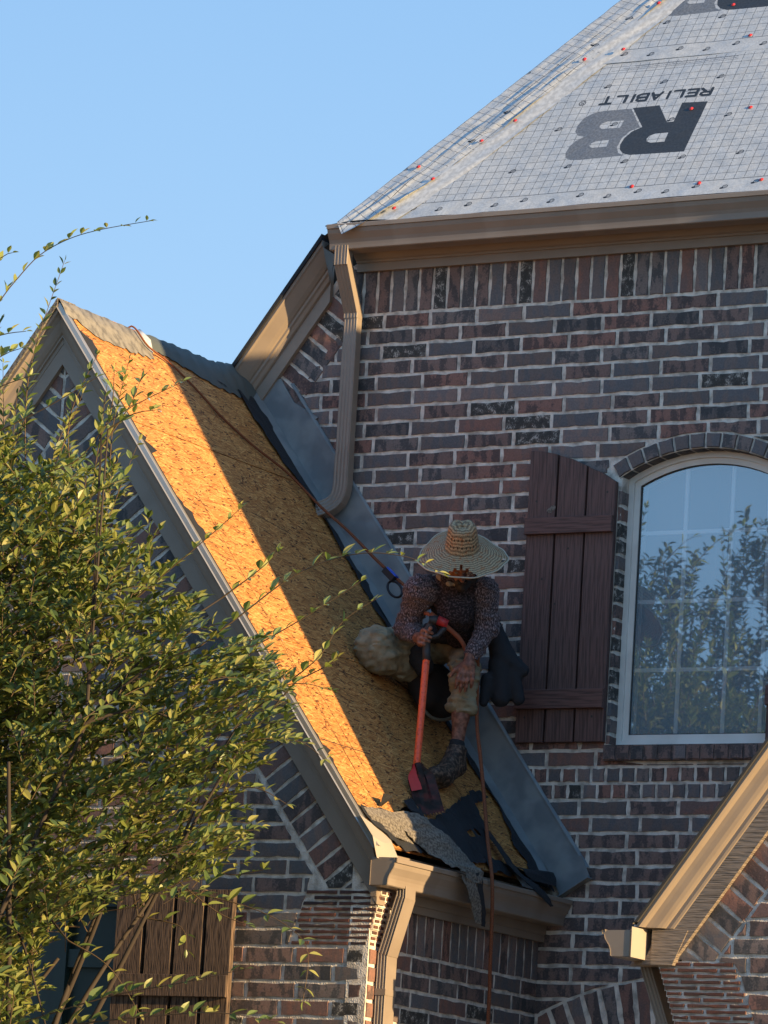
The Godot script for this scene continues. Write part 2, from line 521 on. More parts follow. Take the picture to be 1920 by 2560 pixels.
func materials() -> void:
	var n1 := noise(0.03, 11, 4)
	var n2 := noise(0.11, 12, 3)
	var n3 := noise(0.02, 13, 3)
	# fired brick: dark vertical flashing over a body colour, tiled over 0.62 m
	var flash := []
	for v in 2:
		var lo := 0.60 if v == 0 else 0.80
		flash.append(paint(512, func(x: int, y: int) -> Color:
			var a := n1.get_noise_3d(x * 0.75, y * 0.30, v * 90.0)
			var b := n2.get_noise_3d(x, y, 40.0 + v * 50.0)
			var t := smoothstep(-0.20, 0.22, a + b * 0.22)
			var g := lerpf(lo, 0.90, t) + b * 0.10
			return Color(clampf(g, 0, 1), clampf(g * lerpf(1.06, 0.97, t), 0, 1), clampf(g * lerpf(1.10, 0.95, t), 0, 1))))
	var smear := paint(512, func(x: int, y: int) -> Color:
			var a := n3.get_noise_2d(x * 1.3, y * 1.3)
			var b := n2.get_noise_2d(x * 1.6, y * 0.9)
			var t := smoothstep(0.0, 0.75, a * 0.9 + b * 0.7)
			var g := 0.36 + a * 0.10 + b * 0.06
			return grey(lerpf(g, 0.95, t)))
	var rough := paint(512, func(x: int, y: int) -> Color: return grey(0.5 + 0.5 * n2.get_noise_2d(x * 1.7, y * 1.7) + 0.3 * n1.get_noise_2d(x, y)))
	M.rough_tex = rough
	var tones := [Vector3(0.215, 0.180, 0.172), Vector3(0.185, 0.158, 0.152), Vector3(0.255, 0.208, 0.192), Vector3(0.280, 0.190, 0.165), Vector3(0.250, 0.166, 0.144), Vector3(0.290, 0.215, 0.192), Vector3(0.330, 0.178, 0.142), Vector3(0.300, 0.160, 0.126), Vector3(0.165, 0.140, 0.134), Vector3(0.200, 0.152, 0.136), Vector3(0.520, 0.470, 0.410)]
	var list := []
	for i in tones.size():
		var t: Vector3 = tones[i]
		var m := tri(mat(t.x, t.y, t.z, 0.72), Vector3.ONE * 1.6)
		m.uv1_offset = Vector3(i * 0.37, i * 0.61, i * 0.23)
		m.albedo_texture = smear if i == 10 else flash[0 if i in [2, 3, 4, 6, 8] else 1]
		relief(m, rough, 0.10)
		list.append(m)
	M.bricks = list
	var thin := []
	for c in [Vector3(0.16, 0.062, 0.045), Vector3(0.12, 0.052, 0.042), Vector3(0.09, 0.048, 0.042), Vector3(0.19, 0.078, 0.055)]:
		var m := tri(mat(c.x, c.y, c.z, 0.8), Vector3.ONE * 1.6)
		m.albedo_texture = flash[1]
		thin.append(relief(m, rough, 0.15))
	M.thin = thin
	var mo := tri(mat(0.90, 0.80, 0.69, 0.92), Vector3.ONE * 1.2)
	mo.albedo_texture = ramp_tex(noise(0.02, 31, 5), 512, [Color(0.74, 0.73, 0.72), Color(0.92, 0.92, 0.92), Color(1, 1, 1)], [0.2, 0.55, 0.9])
	M.mortar = relief(mo, rough, 0.45)
	var tr := tri(mat(0.30, 0.236, 0.184, 0.5), Vector3(0.9, 0.9, 0.9))
	tr.albedo_texture = ramp_tex(noise(0.01, 41, 4), 512, [Color(0.96, 0.955, 0.95), Color(0.985, 0.985, 0.985), Color(1, 1, 1)], [0.2, 0.5, 0.85])
	M.trim = tr
	var gr := tri(mat(0.30, 0.236, 0.184, 0.6), Vector3(1.0, 16.0, 1.0))
	gr.albedo_texture = ramp_tex(noise(0.012, 42, 4), 512, [Color(0.84, 0.84, 0.84), Color(0.95, 0.95, 0.95), Color(1, 1, 1)], [0.2, 0.5, 0.85])
	M.grain_trim = relief(gr, ramp_tex(noise(0.02, 43, 3), 256, [Color.BLACK, Color.WHITE], [0.3, 0.7]), 0.3)
	var al := mat(0.30, 0.240, 0.192, 0.45)
	al.albedo_texture = ramp_tex(noise(0.006, 44, 4), 256, [Color(0.95, 0.945, 0.94), Color(1, 1, 1)], [0.25, 0.75])
	M.alu = tri(al, Vector3.ONE * 2.0)
	var fl := tri(mat(0.255, 0.272, 0.272, 0.55), Vector3.ONE * 1.5)
	fl.albedo_texture = ramp_tex(noise(0.01, 45, 4), 256, [Color(0.85, 0.86, 0.88), Color(1, 1, 1)], [0.3, 0.7])
	M.flashing = relief(fl, ramp_tex(noise(0.008, 46, 2), 256, [Color.BLACK, Color.WHITE], [0.2, 0.8]), 0.5)
	M.silver = mat(0.46, 0.43, 0.39, 0.36, 0.6)
	var bf := tri(mat(0.020, 0.021, 0.025, 0.75), Vector3.ONE * 3.0)
	M.black_felt = relief(bf, rough, 0.5)
	var sg := tri(mat(0.34, 0.30, 0.255, 0.9), Vector3.ONE * 4.0)
	sg.albedo_texture = ramp_tex(noise(0.03, 47, 4), 512, [Color(0.62, 0.61, 0.60), Color(0.85, 0.84, 0.82), Color(1, 1, 1)], [0.25, 0.5, 0.8])
	M.shingle = relief(sg, rough, 0.5)
	var os := StandardMaterial3D.new()
	os.albedo_texture = osb_texture()
	os.albedo_color = Color(1.0, 0.90, 0.76)
	os.roughness = 0.75
	M.osb = os
	M.osb_edge = mat(0.30, 0.19, 0.10, 0.8)
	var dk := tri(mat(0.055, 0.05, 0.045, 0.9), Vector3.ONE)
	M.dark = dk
	var ft := StandardMaterial3D.new()
	ft.albedo_texture = felt_texture()
	ft.albedo_color = Color(0.92, 0.93, 0.935)
	ft.roughness = 0.55
	M.felt_print = relief(ft, ramp_tex(noise(0.016, 46, 4), 512, [Color.BLACK, Color.WHITE], [0.25, 0.75]), 0.22)
	var fp := tri(mat(0.62, 0.63, 0.63, 0.55), Vector3.ONE * 2.0)
	fp.albedo_texture = ramp_tex(noise(0.03, 48, 4), 512, [Color(0.88, 0.88, 0.88), Color(1, 1, 1)], [0.3, 0.7])
	M.felt_plain = fp
	M.ink = tri(mat(0.075, 0.080, 0.090, 0.6), Vector3.ONE * 3.0)
	M.ink.albedo_texture = ramp_tex(noise(0.05, 49, 3), 256, [Color(0.75, 0.75, 0.78), Color(1, 1, 1)], [0.3, 0.7])
	M.ink_grey = tri(mat(0.26, 0.27, 0.275, 0.6), Vector3.ONE * 3.0)
	M.ink_grey.albedo_texture = M.ink.albedo_texture
	var sw := tri(mat(0.150, 0.080, 0.066, 0.62), Vector3(14.0, 0.8, 14.0))
	sw.albedo_texture = ramp_tex(noise(0.012, 51, 4), 512, [Color(0.72, 0.72, 0.72), Color(0.92, 0.92, 0.92), Color(1, 1, 1)], [0.2, 0.5, 0.85])
	M.shutter = relief(sw, sw.albedo_texture, 0.12)
	var swt := tri(mat(0.165, 0.080, 0.064, 0.62), Vector3(0.8, 14.0, 14.0))
	swt.albedo_texture = sw.albedo_texture
	M.batten = relief(swt, sw.albedo_texture, 0.12)
	var cw := tri(mat(0.185, 0.118, 0.078, 0.75), Vector3(16.0, 1.0, 16.0))
	cw.albedo_texture = ramp_tex(noise(0.016, 52, 5), 512, [Color(0.42, 0.38, 0.36), Color(0.8, 0.8, 0.8), Color(1, 1, 1)], [0.25, 0.5, 0.8])
	M.cedar = relief(cw, cw.albedo_texture, 0.15)
	var vinyl := tri(mat(0.80, 0.755, 0.69, 0.42), Vector3.ONE * 2.0)
	vinyl.albedo_texture = al.albedo_texture
	M.vinyl = vinyl
	M.vinyl_tan = mat(0.40, 0.345, 0.285, 0.55)
	M.grille = mat(0.88, 0.88, 0.86, 0.5)
	var gl := StandardMaterial3D.new()
	gl.transparency = BaseMaterial3D.TRANSPARENCY_ALPHA
	gl.albedo_color = Color(0.80, 0.88, 0.93, 0.10)
	gl.metallic = 0.55
	gl.roughness = 0.015
	M.glass = gl
	M.teal = mat(0.018, 0.042, 0.040, 0.5)
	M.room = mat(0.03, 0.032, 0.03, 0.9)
	M.red = mat(0.52, 0.03, 0.035, 0.4)
	M.rope = tri(mat(0.42, 0.13, 0.05, 0.9), Vector3.ONE * 30.0, false)
	M.rope.albedo_texture = ramp_tex(noise(0.06, 53, 3), 256, [Color(0.12, 0.08, 0.08), Color(0.75, 0.75, 0.75), Color(1, 1, 1)], [0.30, 0.44, 0.75])
	M.lawn = tri(mat(0.26, 0.215, 0.14, 0.95), Vector3.ONE * 0.4)
	M.lawn.albedo_texture = ramp_tex(noise(0.05, 54, 5), 512, [Color(0.5, 0.5, 0.45), Color(1, 1, 1)], [0.25, 0.75])

# ---------------------------------------------------------------- scene
func _ready() -> void:
	rng.seed = 20240
	var cam := Camera3D.new()
	cam.name = "camera"
	cam.position = Vector3(10.8882, -4.8249, 18.3329)
	cam.rotation = Vector3(0.17949, 0.52821, 0.06194)
	cam.fov = 12.9212
	cam.near = 0.1
	cam.far = 400.0
	add_child(cam)
	cam.make_current()
	var we := WorldEnvironment.new()
	we.name = "environment"
	var env := Environment.new()
	env.background_mode = Environment.BG_SKY
	var sm := ProceduralSkyMaterial.new()
	sm.sky_top_color = lin(0.085, 0.21, 0.42)
	sm.sky_horizon_color = lin(0.39, 0.545, 0.655)
	sm.sky_curve = 0.16
	sm.ground_horizon_color = lin(0.36, 0.42, 0.40)
	sm.ground_bottom_color = lin(0.10, 0.10, 0.07)
	sm.ground_curve = 0.05
	sm.sun_angle_max = 40.0
	sm.sun_curve = 0.3
	sm.energy_multiplier = 1.0
	var sky := Sky.new()
	sky.sky_material = sm
	env.sky = sky
	env.background_energy_multiplier = 1.0
	env.tonemap_mode = Environment.TONE_MAPPER_LINEAR
	env.tonemap_exposure = 1.9
	env.sdfgi_enabled = true
	env.ssao_enabled = true
	env.ssil_enabled = true
	we.environment = env
	add_child(we)
	var sun := DirectionalLight3D.new()
	sun.name = "sun"
	sun.light_energy = 1.6
	sun.light_color = Color(1.0, 0.86, 0.63)
	sun.light_angular_distance = 0.5
	sun.shadow_enabled = true
	add_child(sun)
	sun.look_at_from_position(Vector3(1.0, 0.20, 0.114) * 30.0, Vector3.ZERO)

	materials()
	setting()
	main_wall()
	wing_walls()
	right_gable()
	main_roof()
	wing_roof()
	gutters()
	window_and_shutters()
	flashing()
	debris()
	worker()
	tools()
	crape_myrtle()

func setting() -> void:
	var st := st_new()
	quad(st, Vector3(-150, GROUND, 150), Vector3(-150, GROUND, -150), Vector3(150, GROUND, -150), Vector3(150, GROUND, 150))
	put("lawn", done(st), M.lawn, self).set_meta("kind", "structure")

func arc_points(c: Vector2, r: float, a0: float, a1: float, n: int) -> PackedVector2Array:
	var out := PackedVector2Array()
	for i in n + 1:
		var a := lerpf(a0, a1, float(i) / n)
		out.append(c + Vector2(cos(a), sin(a)) * r)
	return out

const WIN_C := Vector2(1.872, -1.545)      # centre of the window arch
const WIN_R := 0.810
const WIN_L := 1.455
const WIN_RT := 2.289
const WIN_B := -2.110

func main_wall() -> void:
	var w := thing("main_brick_wall", "tall dark brick wall with pale mortar behind the roofer, arched window in it", "wall", Vector3(0.8, GROUND, 0))
	var F := Transform3D(Basis.IDENTITY, Vector3(0, 0, -0.006) - Vector3(0.8, GROUND, 0))
	# mortar bed with the window and entry openings left out
	var half := 0.417
	var a0 := acos(half / WIN_R)
	var opening := PackedVector2Array([Vector2(WIN_L, WIN_B), Vector2(WIN_RT, WIN_B)])
	opening.append_array(arc_points(WIN_C, WIN_R, a0, PI - a0, 24))
	var left_y := 0.428 + T * (-0.9 + 0.057)
	var outline := PackedVector2Array([Vector2(-2.6, GROUND), Vector2(-2.6, left_y - 0.5 - 1.7 * T + 0.42), Vector2(-0.9, left_y - 0.10), Vector2(-0.10, 0.21), Vector2(-0.05, 0.26), Vector2(6.0, 0.26), Vector2(6.0, GROUND)])
	outline = PackedVector2Array([Vector2(-2.6, GROUND), Vector2(6.0, GROUND), Vector2(6.0, 0.26), Vector2(-0.05, 0.26), Vector2(-0.14, 0.21), Vector2(-0.9, -0.83), Vector2(-2.6, -3.1)])
	var bed := st_new()
	var parts: Array = Geometry2D.clip_polygons(outline, rect(WIN_L, -3.0, WIN_RT, -0.3))
	# the opening has its own surround, so the bed is cut in bands round it
	var bands := [
		Geometry2D.intersect_polygons(outline, rect(-3, GROUND - 1, WIN_L, 1)),
		Geometry2D.intersect_polygons(outline, rect(WIN_RT, GROUND - 1, 7, 1)),
		Geometry2D.intersect_polygons(outline, rect(WIN_L, GROUND - 1, WIN_RT, WIN_B)),
	]
	var top := PackedVector2Array([Vector2(WIN_RT, 0.26), Vector2(WIN_L, 0.26)])
	top.append_array(arc_points(WIN_C, WIN_R, PI - a0, a0, 24))
	bands.append([top])
	for b: Array in bands:
		for p: PackedVector2Array in b:
			prism(bed, p, F, -0.10, 0.0)
	put("mortar_bed", done(bed), M.mortar, w)
	# soldier course under the eave
	var rake_line := PackedVector2Array([Vector2(-0.115, 0.30), Vector2(-1.20, -1.16), Vector2(-1.20, -4.0), Vector2(3.2, -4.0), Vector2(3.2, 0.30)])
	var diag := PackedVector2Array([Vector2(-0.045, 0.02), Vector2(-0.86, -1.076), Vector2(-0.86, -4), Vector2(3.2, -4), Vector2(3.2, 0.02)])
	var sold := []
	var x := -0.072
	while x < 2.75:
		sold.append(rect(x, 0.005, x + 0.066, 0.235))
		x += 0.0772
	lay(w, "soldier_brick", sold, F)
	# bricks laid square to the raking edge
	var slant := []
	var dir := Vector2(-CS, -SN)
	var nin := Vector2(SN, -CS)
	var t := 0.17
	while t < 0.92:
		var o := Vector2(-0.057, 0.428) + dir * t
		slant.append_array(pieces(PackedVector2Array([o + nin * 0.30, o + nin * 0.10, o + dir * 0.0675 + nin * 0.10, o + dir * 0.0675 + nin * 0.30]), PackedVector2Array(), [rect(-0.085, -1, 3, 0.4)] if t < 0.3 else []))
		t += 0.0785
	lay(w, "slanted_brick", slant, F)
	# running bond
	var inner := PackedVector2Array([Vector2(-0.062, 0.0), Vector2(-0.078, -0.02), Vector2(-0.9, -1.125), Vector2(-0.9, -4.2), Vector2(3.0, -4.2), Vector2(3.0, 0.0)])
	inner.reverse()
	var ring_out := PackedVector2Array([Vector2(WIN_L - 0.012, WIN_B - 0.08), Vector2(WIN_RT + 0.012, WIN_B - 0.08)])
	ring_out.append_array(arc_points(WIN_C, WIN_R + 0.077, a0 - 0.055, PI - a0 + 0.055, 24))
	var jamb := PackedVector2Array([Vector2(WIN_L - 0.012, WIN_B - 0.08), Vector2(WIN_RT + 0.012, WIN_B - 0.08), Vector2(WIN_RT + 0.012, -0.85), Vector2(WIN_L - 0.012, -0.85)])
	var entry_c := Vector2(1.86, -4.60)
	var entry := arc_points(entry_c, 1.435, 0, PI, 40)
	entry.append(Vector2(0.3, -4.9)); entry.append(Vector2(3.3, -4.9))
	var wing_cover := PackedVector2Array([Vector2(-1.2, 0.2), Vector2(-0.52, -0.34), Vector2(1.30, -2.70), Vector2(1.19, -2.90), Vector2(1.11, -2.93), Vector2(1.11, -6), Vector2(-1.2, -6)])
	wing_cover.reverse()
	var right_cover := PackedVector2Array([Vector2(2.62, -6), Vector2(2.62, -2.8), Vector2(3.2, -2.0), Vector2(3.2, -6)])
	right_cover.reverse()
	var holes := [ring_out, jamb, entry, wing_cover, right_cover]
	var run := []
	run.append_array(courses(0, 27, -1.0, 2.75, 0.033, inner, holes + [rect(1.44, -2.19, 2.31, -2.10)]))
	run.append_array(courses(27, 29, -1.0, 2.75, 0.033, inner, holes + [rect(1.435, -2.20, 2.32, -2.10)]))
	run.append_array(courses(31, 46, -1.0, 2.75, 0.033, inner, holes))
	var upper := []
	var lower := []
	for p: PackedVector2Array in run:
		(upper if p[0].y > -1.15 else lower).append(p)
	lay(w, "brick", upper + lower, F)
	# two courses of headers under the sill
	var heads := []
	for k in [29, 30]:
		x = 0.85 + (0.034 if k == 30 else 0.0)
		while x < 2.7:
			heads.append_array(pieces(rect(x, -(k + 1) * COURSE + 0.006, x + 0.066, -k * COURSE - 0.004), PackedVector2Array(), [wing_cover, right_cover]))
			x += 0.0757
	lay(w, "header_brick", heads, F, 0.007, 0.004)
	# the arch of headers, one narrow key among them, proud of the wall
	var ar := []
	var span := PI - 2.0 * (a0 - 0.03)
	var na := 12
	for i in na:
		var b0 := a0 - 0.03 + span * i / na
		var b1 := b0 + span / na - 0.011
		ar.append(PackedVector2Array([WIN_C + Vector2(cos(b0), sin(b0)) * (WIN_R + 0.002), WIN_C + Vector2(cos(b0), sin(b0)) * (WIN_R + 0.070), WIN_C + Vector2(cos(b1), sin(b1)) * (WIN_R + 0.070), WIN_C + Vector2(cos(b1), sin(b1)) * (WIN_R + 0.002)]))
	lay(w, "arch_brick", ar, F, 0.012, 0.002, [M.bricks[0], M.bricks[2], M.bricks[1]])
	# soffit of the arch and the jamb returns
	var rev := []
	var st := st_new()
	for i in na:
		var b0 := a0 - 0.03 + span * i / na
		var b1 := b0 + span / na - 0.011
		var q := []
		for zz in [0.004, -0.088]:
			for bb in [b0, b1]:
				q.append(F * Vector3(WIN_C.x + cos(bb) * (WIN_R - 0.003), WIN_C.y + sin(bb) * (WIN_R - 0.003), zz))
		st = st_new()
		quad(st, q[0], q[1], q[3], q[2])
		put("arch_soffit_brick", done(st), M.bricks[8], w)
	var jf := Transform3D(Basis(Vector3(0, 0, -1), Vector3.UP, Vector3.RIGHT), Vector3(WIN_L - 0.001, 0, 0) - Vector3(0.8, GROUND, 0))
	var jb := []
	for k in range(12, 28):
		var yt := -k * COURSE - 0.005
		jb.append(rect(0.0, maxf(yt - 0.066, WIN_B + 0.006), 0.088, yt))
	lay(w, "jamb_brick", jb, jf, 0.005)
	var jf2 := Transform3D(Basis(Vector3(0, 0, 1), Vector3.UP, Vector3.LEFT), Vector3(WIN_RT + 0.001, 0, -0.09) - Vector3(0.8, GROUND, 0))
	lay(w, "jamb_brick", jb, jf2, 0.005)
	# brick-on-edge sill
	var sill := []
	x = WIN_L - 0.012
	while x < WIN_RT + 0.0:
		sill.append(rect(x, -2.182, x + 0.066, -2.116))
		x += 0.0716
	lay(w, "sill_brick", sill, F.translated(Vector3(0, 0, 0.03)), 0.006, 0.002, [M.bricks[3], M.bricks[4], M.bricks[8], M.bricks[5]])
	st = st_new()
	box(st, Vector3(WIN_L - 0.012, -2.184, -0.08), Vector3(WIN_RT + 0.012, -2.112, 0.03), F)
	put("sill_bed", done(st), M.bricks[4], w)
	# soldiers fanned over the entry arch
	var fan := []
	for i in 34:
		var b0 := PI - 0.35 - i * 0.0635
		var b1 := b0 - 0.047
		fan.append_array(pieces(PackedVector2Array([entry_c + Vector2(cos(b0), sin(b0)) * 1.19, entry_c + Vector2(cos(b0), sin(b0)) * 1.425, entry_c + Vector2(cos(b1), sin(b1)) * 1.425, entry_c + Vector2(cos(b1), sin(b1)) * 1.19]), PackedVector2Array(), [rect(0, -7, 1.165, 0), rect(2.6, -7, 4, 0)]))
	lay(w, "entry_arch_brick", fan, F)

func wing_walls() -> void:
	var o := Vector3(0.1, GROUND, 1.5)
	var w := thing("gable_wing_front_wall", "front gable wall of the brick wing, corbelled at its right shoulder, half hidden by the tree", "wall", o)
	var F := Transform3D(Basis.IDENTITY, Vector3(0, 0, 1.544) - o)
	var ax := -0.645
	var ay := -0.273
	var bed := st_new()
	# window opening in the front wall
	var L := -0.53
	var R := -0.12
	var TOPY := -2.97
	var outline := PackedVector2Array([Vector2(-2.45, GROUND), Vector2(-2.45, -2.85), Vector2(ax, ay - 0.10), Vector2(1.13, -2.77), Vector2(1.13, GROUND)])
	outline.reverse()
	for r in [rect(-3, GROUND - 1, -1.2, 1), rect(-1.2, TOPY, 2, 1), rect(R, GROUND - 1, 2, TOPY), rect(-1.2, GROUND - 1, R, -4.8)]:
		for p in Geometry2D.intersect_polygons(outline, r):
			prism(bed, p, F, -0.10, 0.0)
	put("mortar_bed", done(bed), M.mortar, w)
	var apex := Vector2(ax, ay)
	for side: float in [1.0, -1.0]:
		var dir := Vector2(side * CS, -SN)
		var nin := Vector2(-side * SN, -CS)
		var sl := []
		var t := 0.115
		while t < (3.16 if side > 0 else 1.9):
			var q := apex + dir * t
			var pts := PackedVector2Array([q + nin * 0.332, q + nin * 0.12, q + dir * 0.0685 + nin * 0.12, q + dir * 0.0685 + nin * 0.332])
			var half_plane := rect(ax + 0.006, -6, 3, 1) if side > 0 else rect(-3, -6, ax - 0.006, 1)
			for p in pieces(pts, half_plane, [rect(0.55, -6, 1.4, -2.949)]):
				sl.append(p)
			t += 0.0795
		lay(w, "slanted_brick", sl, F)
	var inner := PackedVector2Array([Vector2(ax, ay - 0.345 / CS), Vector2(ax - 0.9, ay - 0.345 / CS - 0.9 * T), Vector2(-1.5, -4), Vector2(1.128, -4), Vector2(1.128, -2.925), Vector2(0.878, -2.925)])
	var corbel := PackedVector2Array([Vector2(0.835, -2.895), Vector2(0.822, -2.98), Vector2(0.745, -3.2), Vector2(1.3, -3.2), Vector2(1.3, -2.895)])
	corbel.reverse()
	var edge := PackedVector2Array([Vector2(-1.8, 0), Vector2(-1.35, 0), Vector2(-0.80, -3.7), Vector2(-1.8, -3.7)])   # left of the picture
	edge.reverse()
	var holes := [corbel, rect(-1.3, -5, R + 0.004, TOPY), rect(-1.5, -1.377, 0.0, -1.293), edge, rect(0.50, -2.949, 0.506, -2.94)]
	var run := courses(8, 49, -1.6, 1.13, 0.045, inner, holes)
	lay(w, "brick", run, F, 0.006, 0.0034)
	var th := []
	for k in 3:
		var y := -1.299 - k * 0.0262
		var x := -1.2 + 0.08 * k
		while x < 0.2:
			th.append_array(pieces(rect(x, y - 0.0165, x + 0.19, y), inner, [edge]))
			x += 0.2
	for k in 10:
		var y := -2.957 - k * 0.0245
		var x := 0.60 + (0.07 if k % 2 else 0.0)
		var right := lerpf(1.20, 1.14, k / 9.0)
		while x < right:
			var p := rect(x, y - 0.0145, minf(x + 0.185, right), y)
			th.append_array(pieces(p, PackedVector2Array(), [PackedVector2Array([Vector2(0.4, -2.8), Vector2(0.4, -3.3), Vector2(0.730, -3.3), Vector2(0.842, -2.9), Vector2(0.842, -2.8)])]))
			x += 0.195
	lay(w, "thin_corbel_brick", th, F, 0.008, 0.002, M.thin)
	for k in 10:
		var y := -2.957 - k * 0.0245
		var sc := st_new()
		box(sc, Vector3(1.10, y - 0.0205, -0.08), Vector3(lerpf(1.20, 1.145, k / 9.0) - 0.004, y + 0.004, 0.001), F)
		put("corbel_mortar", done(sc), M.mortar, w)
	# side wall, seen under the wing's eave
	var o2 := Vector3(1.15, GROUND, 0.8)
	var s := thing("gable_wing_side_wall", "shaded brick side wall of the wing under the low gutter with soldier course", "wall", o2)
	var G := Transform3D(Basis(Vector3(0, 0, -1), Vector3.UP, Vector3.RIGHT), Vector3(1.151, 0, 1.55) - o2)
	var sb := st_new()
	prism(sb, rect(0.0, GROUND, 1.55, -2.80), G, -0.10, 0.0)
	put("mortar_bed", done(sb), M.mortar, s)
	var so := []
	var x := 0.26
	while x < 1.53:
		so.append(rect(x, -3.197, minf(x + 0.066, 1.545), -2.975))
		x += 0.0772
	lay(s, "soldier_brick", so, G)
	lay(s, "brick", courses(42, 49, 0.0, 1.55, 0.06, rect(0.105, -4, 1.545, 0), []), G)
	# corner return of headers and the corbel's own returns
	var hd := []
	for k in range(42, 50):
		hd.append(rect(0.006, -(k + 1) * COURSE + 0.005, 0.095, -k * COURSE - 0.005))
	lay(s, "corner_brick", hd, G, 0.006, 0.002, [M.bricks[6], M.bricks[7], M.bricks[3], M.bricks[5]])
	var cb := []
	for k in 10:
		var y := -2.957 - k * 0.0245
		var out := lerpf(0.045, 0.0, k / 9.0)
		var st := st_new()
		box(st, Vector3(0.007, y - 0.0205, -0.02), Vector3(0.095, y + 0.004, out - 0.003), G)
		put("corbel_mortar", done(st), M.mortar, s)
		lay(s, "thin_corbel_brick", [rect(0.0085, y - 0.0145, 0.05, y), rect(0.058, y - 0.0145, 0.098, y)], G.translated(Vector3(out - 0.004, 0, 0)), 0.006, 0.002, M.thin)
	# far side of the wing closes its volume
	var st2 := st_new()
	box(st2, Vector3(-2.45, GROUND, 0.0), Vector3(-2.36, -2.85, 1.44), Transform3D(Basis.IDENTITY, -o))
	put("far_side_wall", done(st2), M.bricks[3], w)

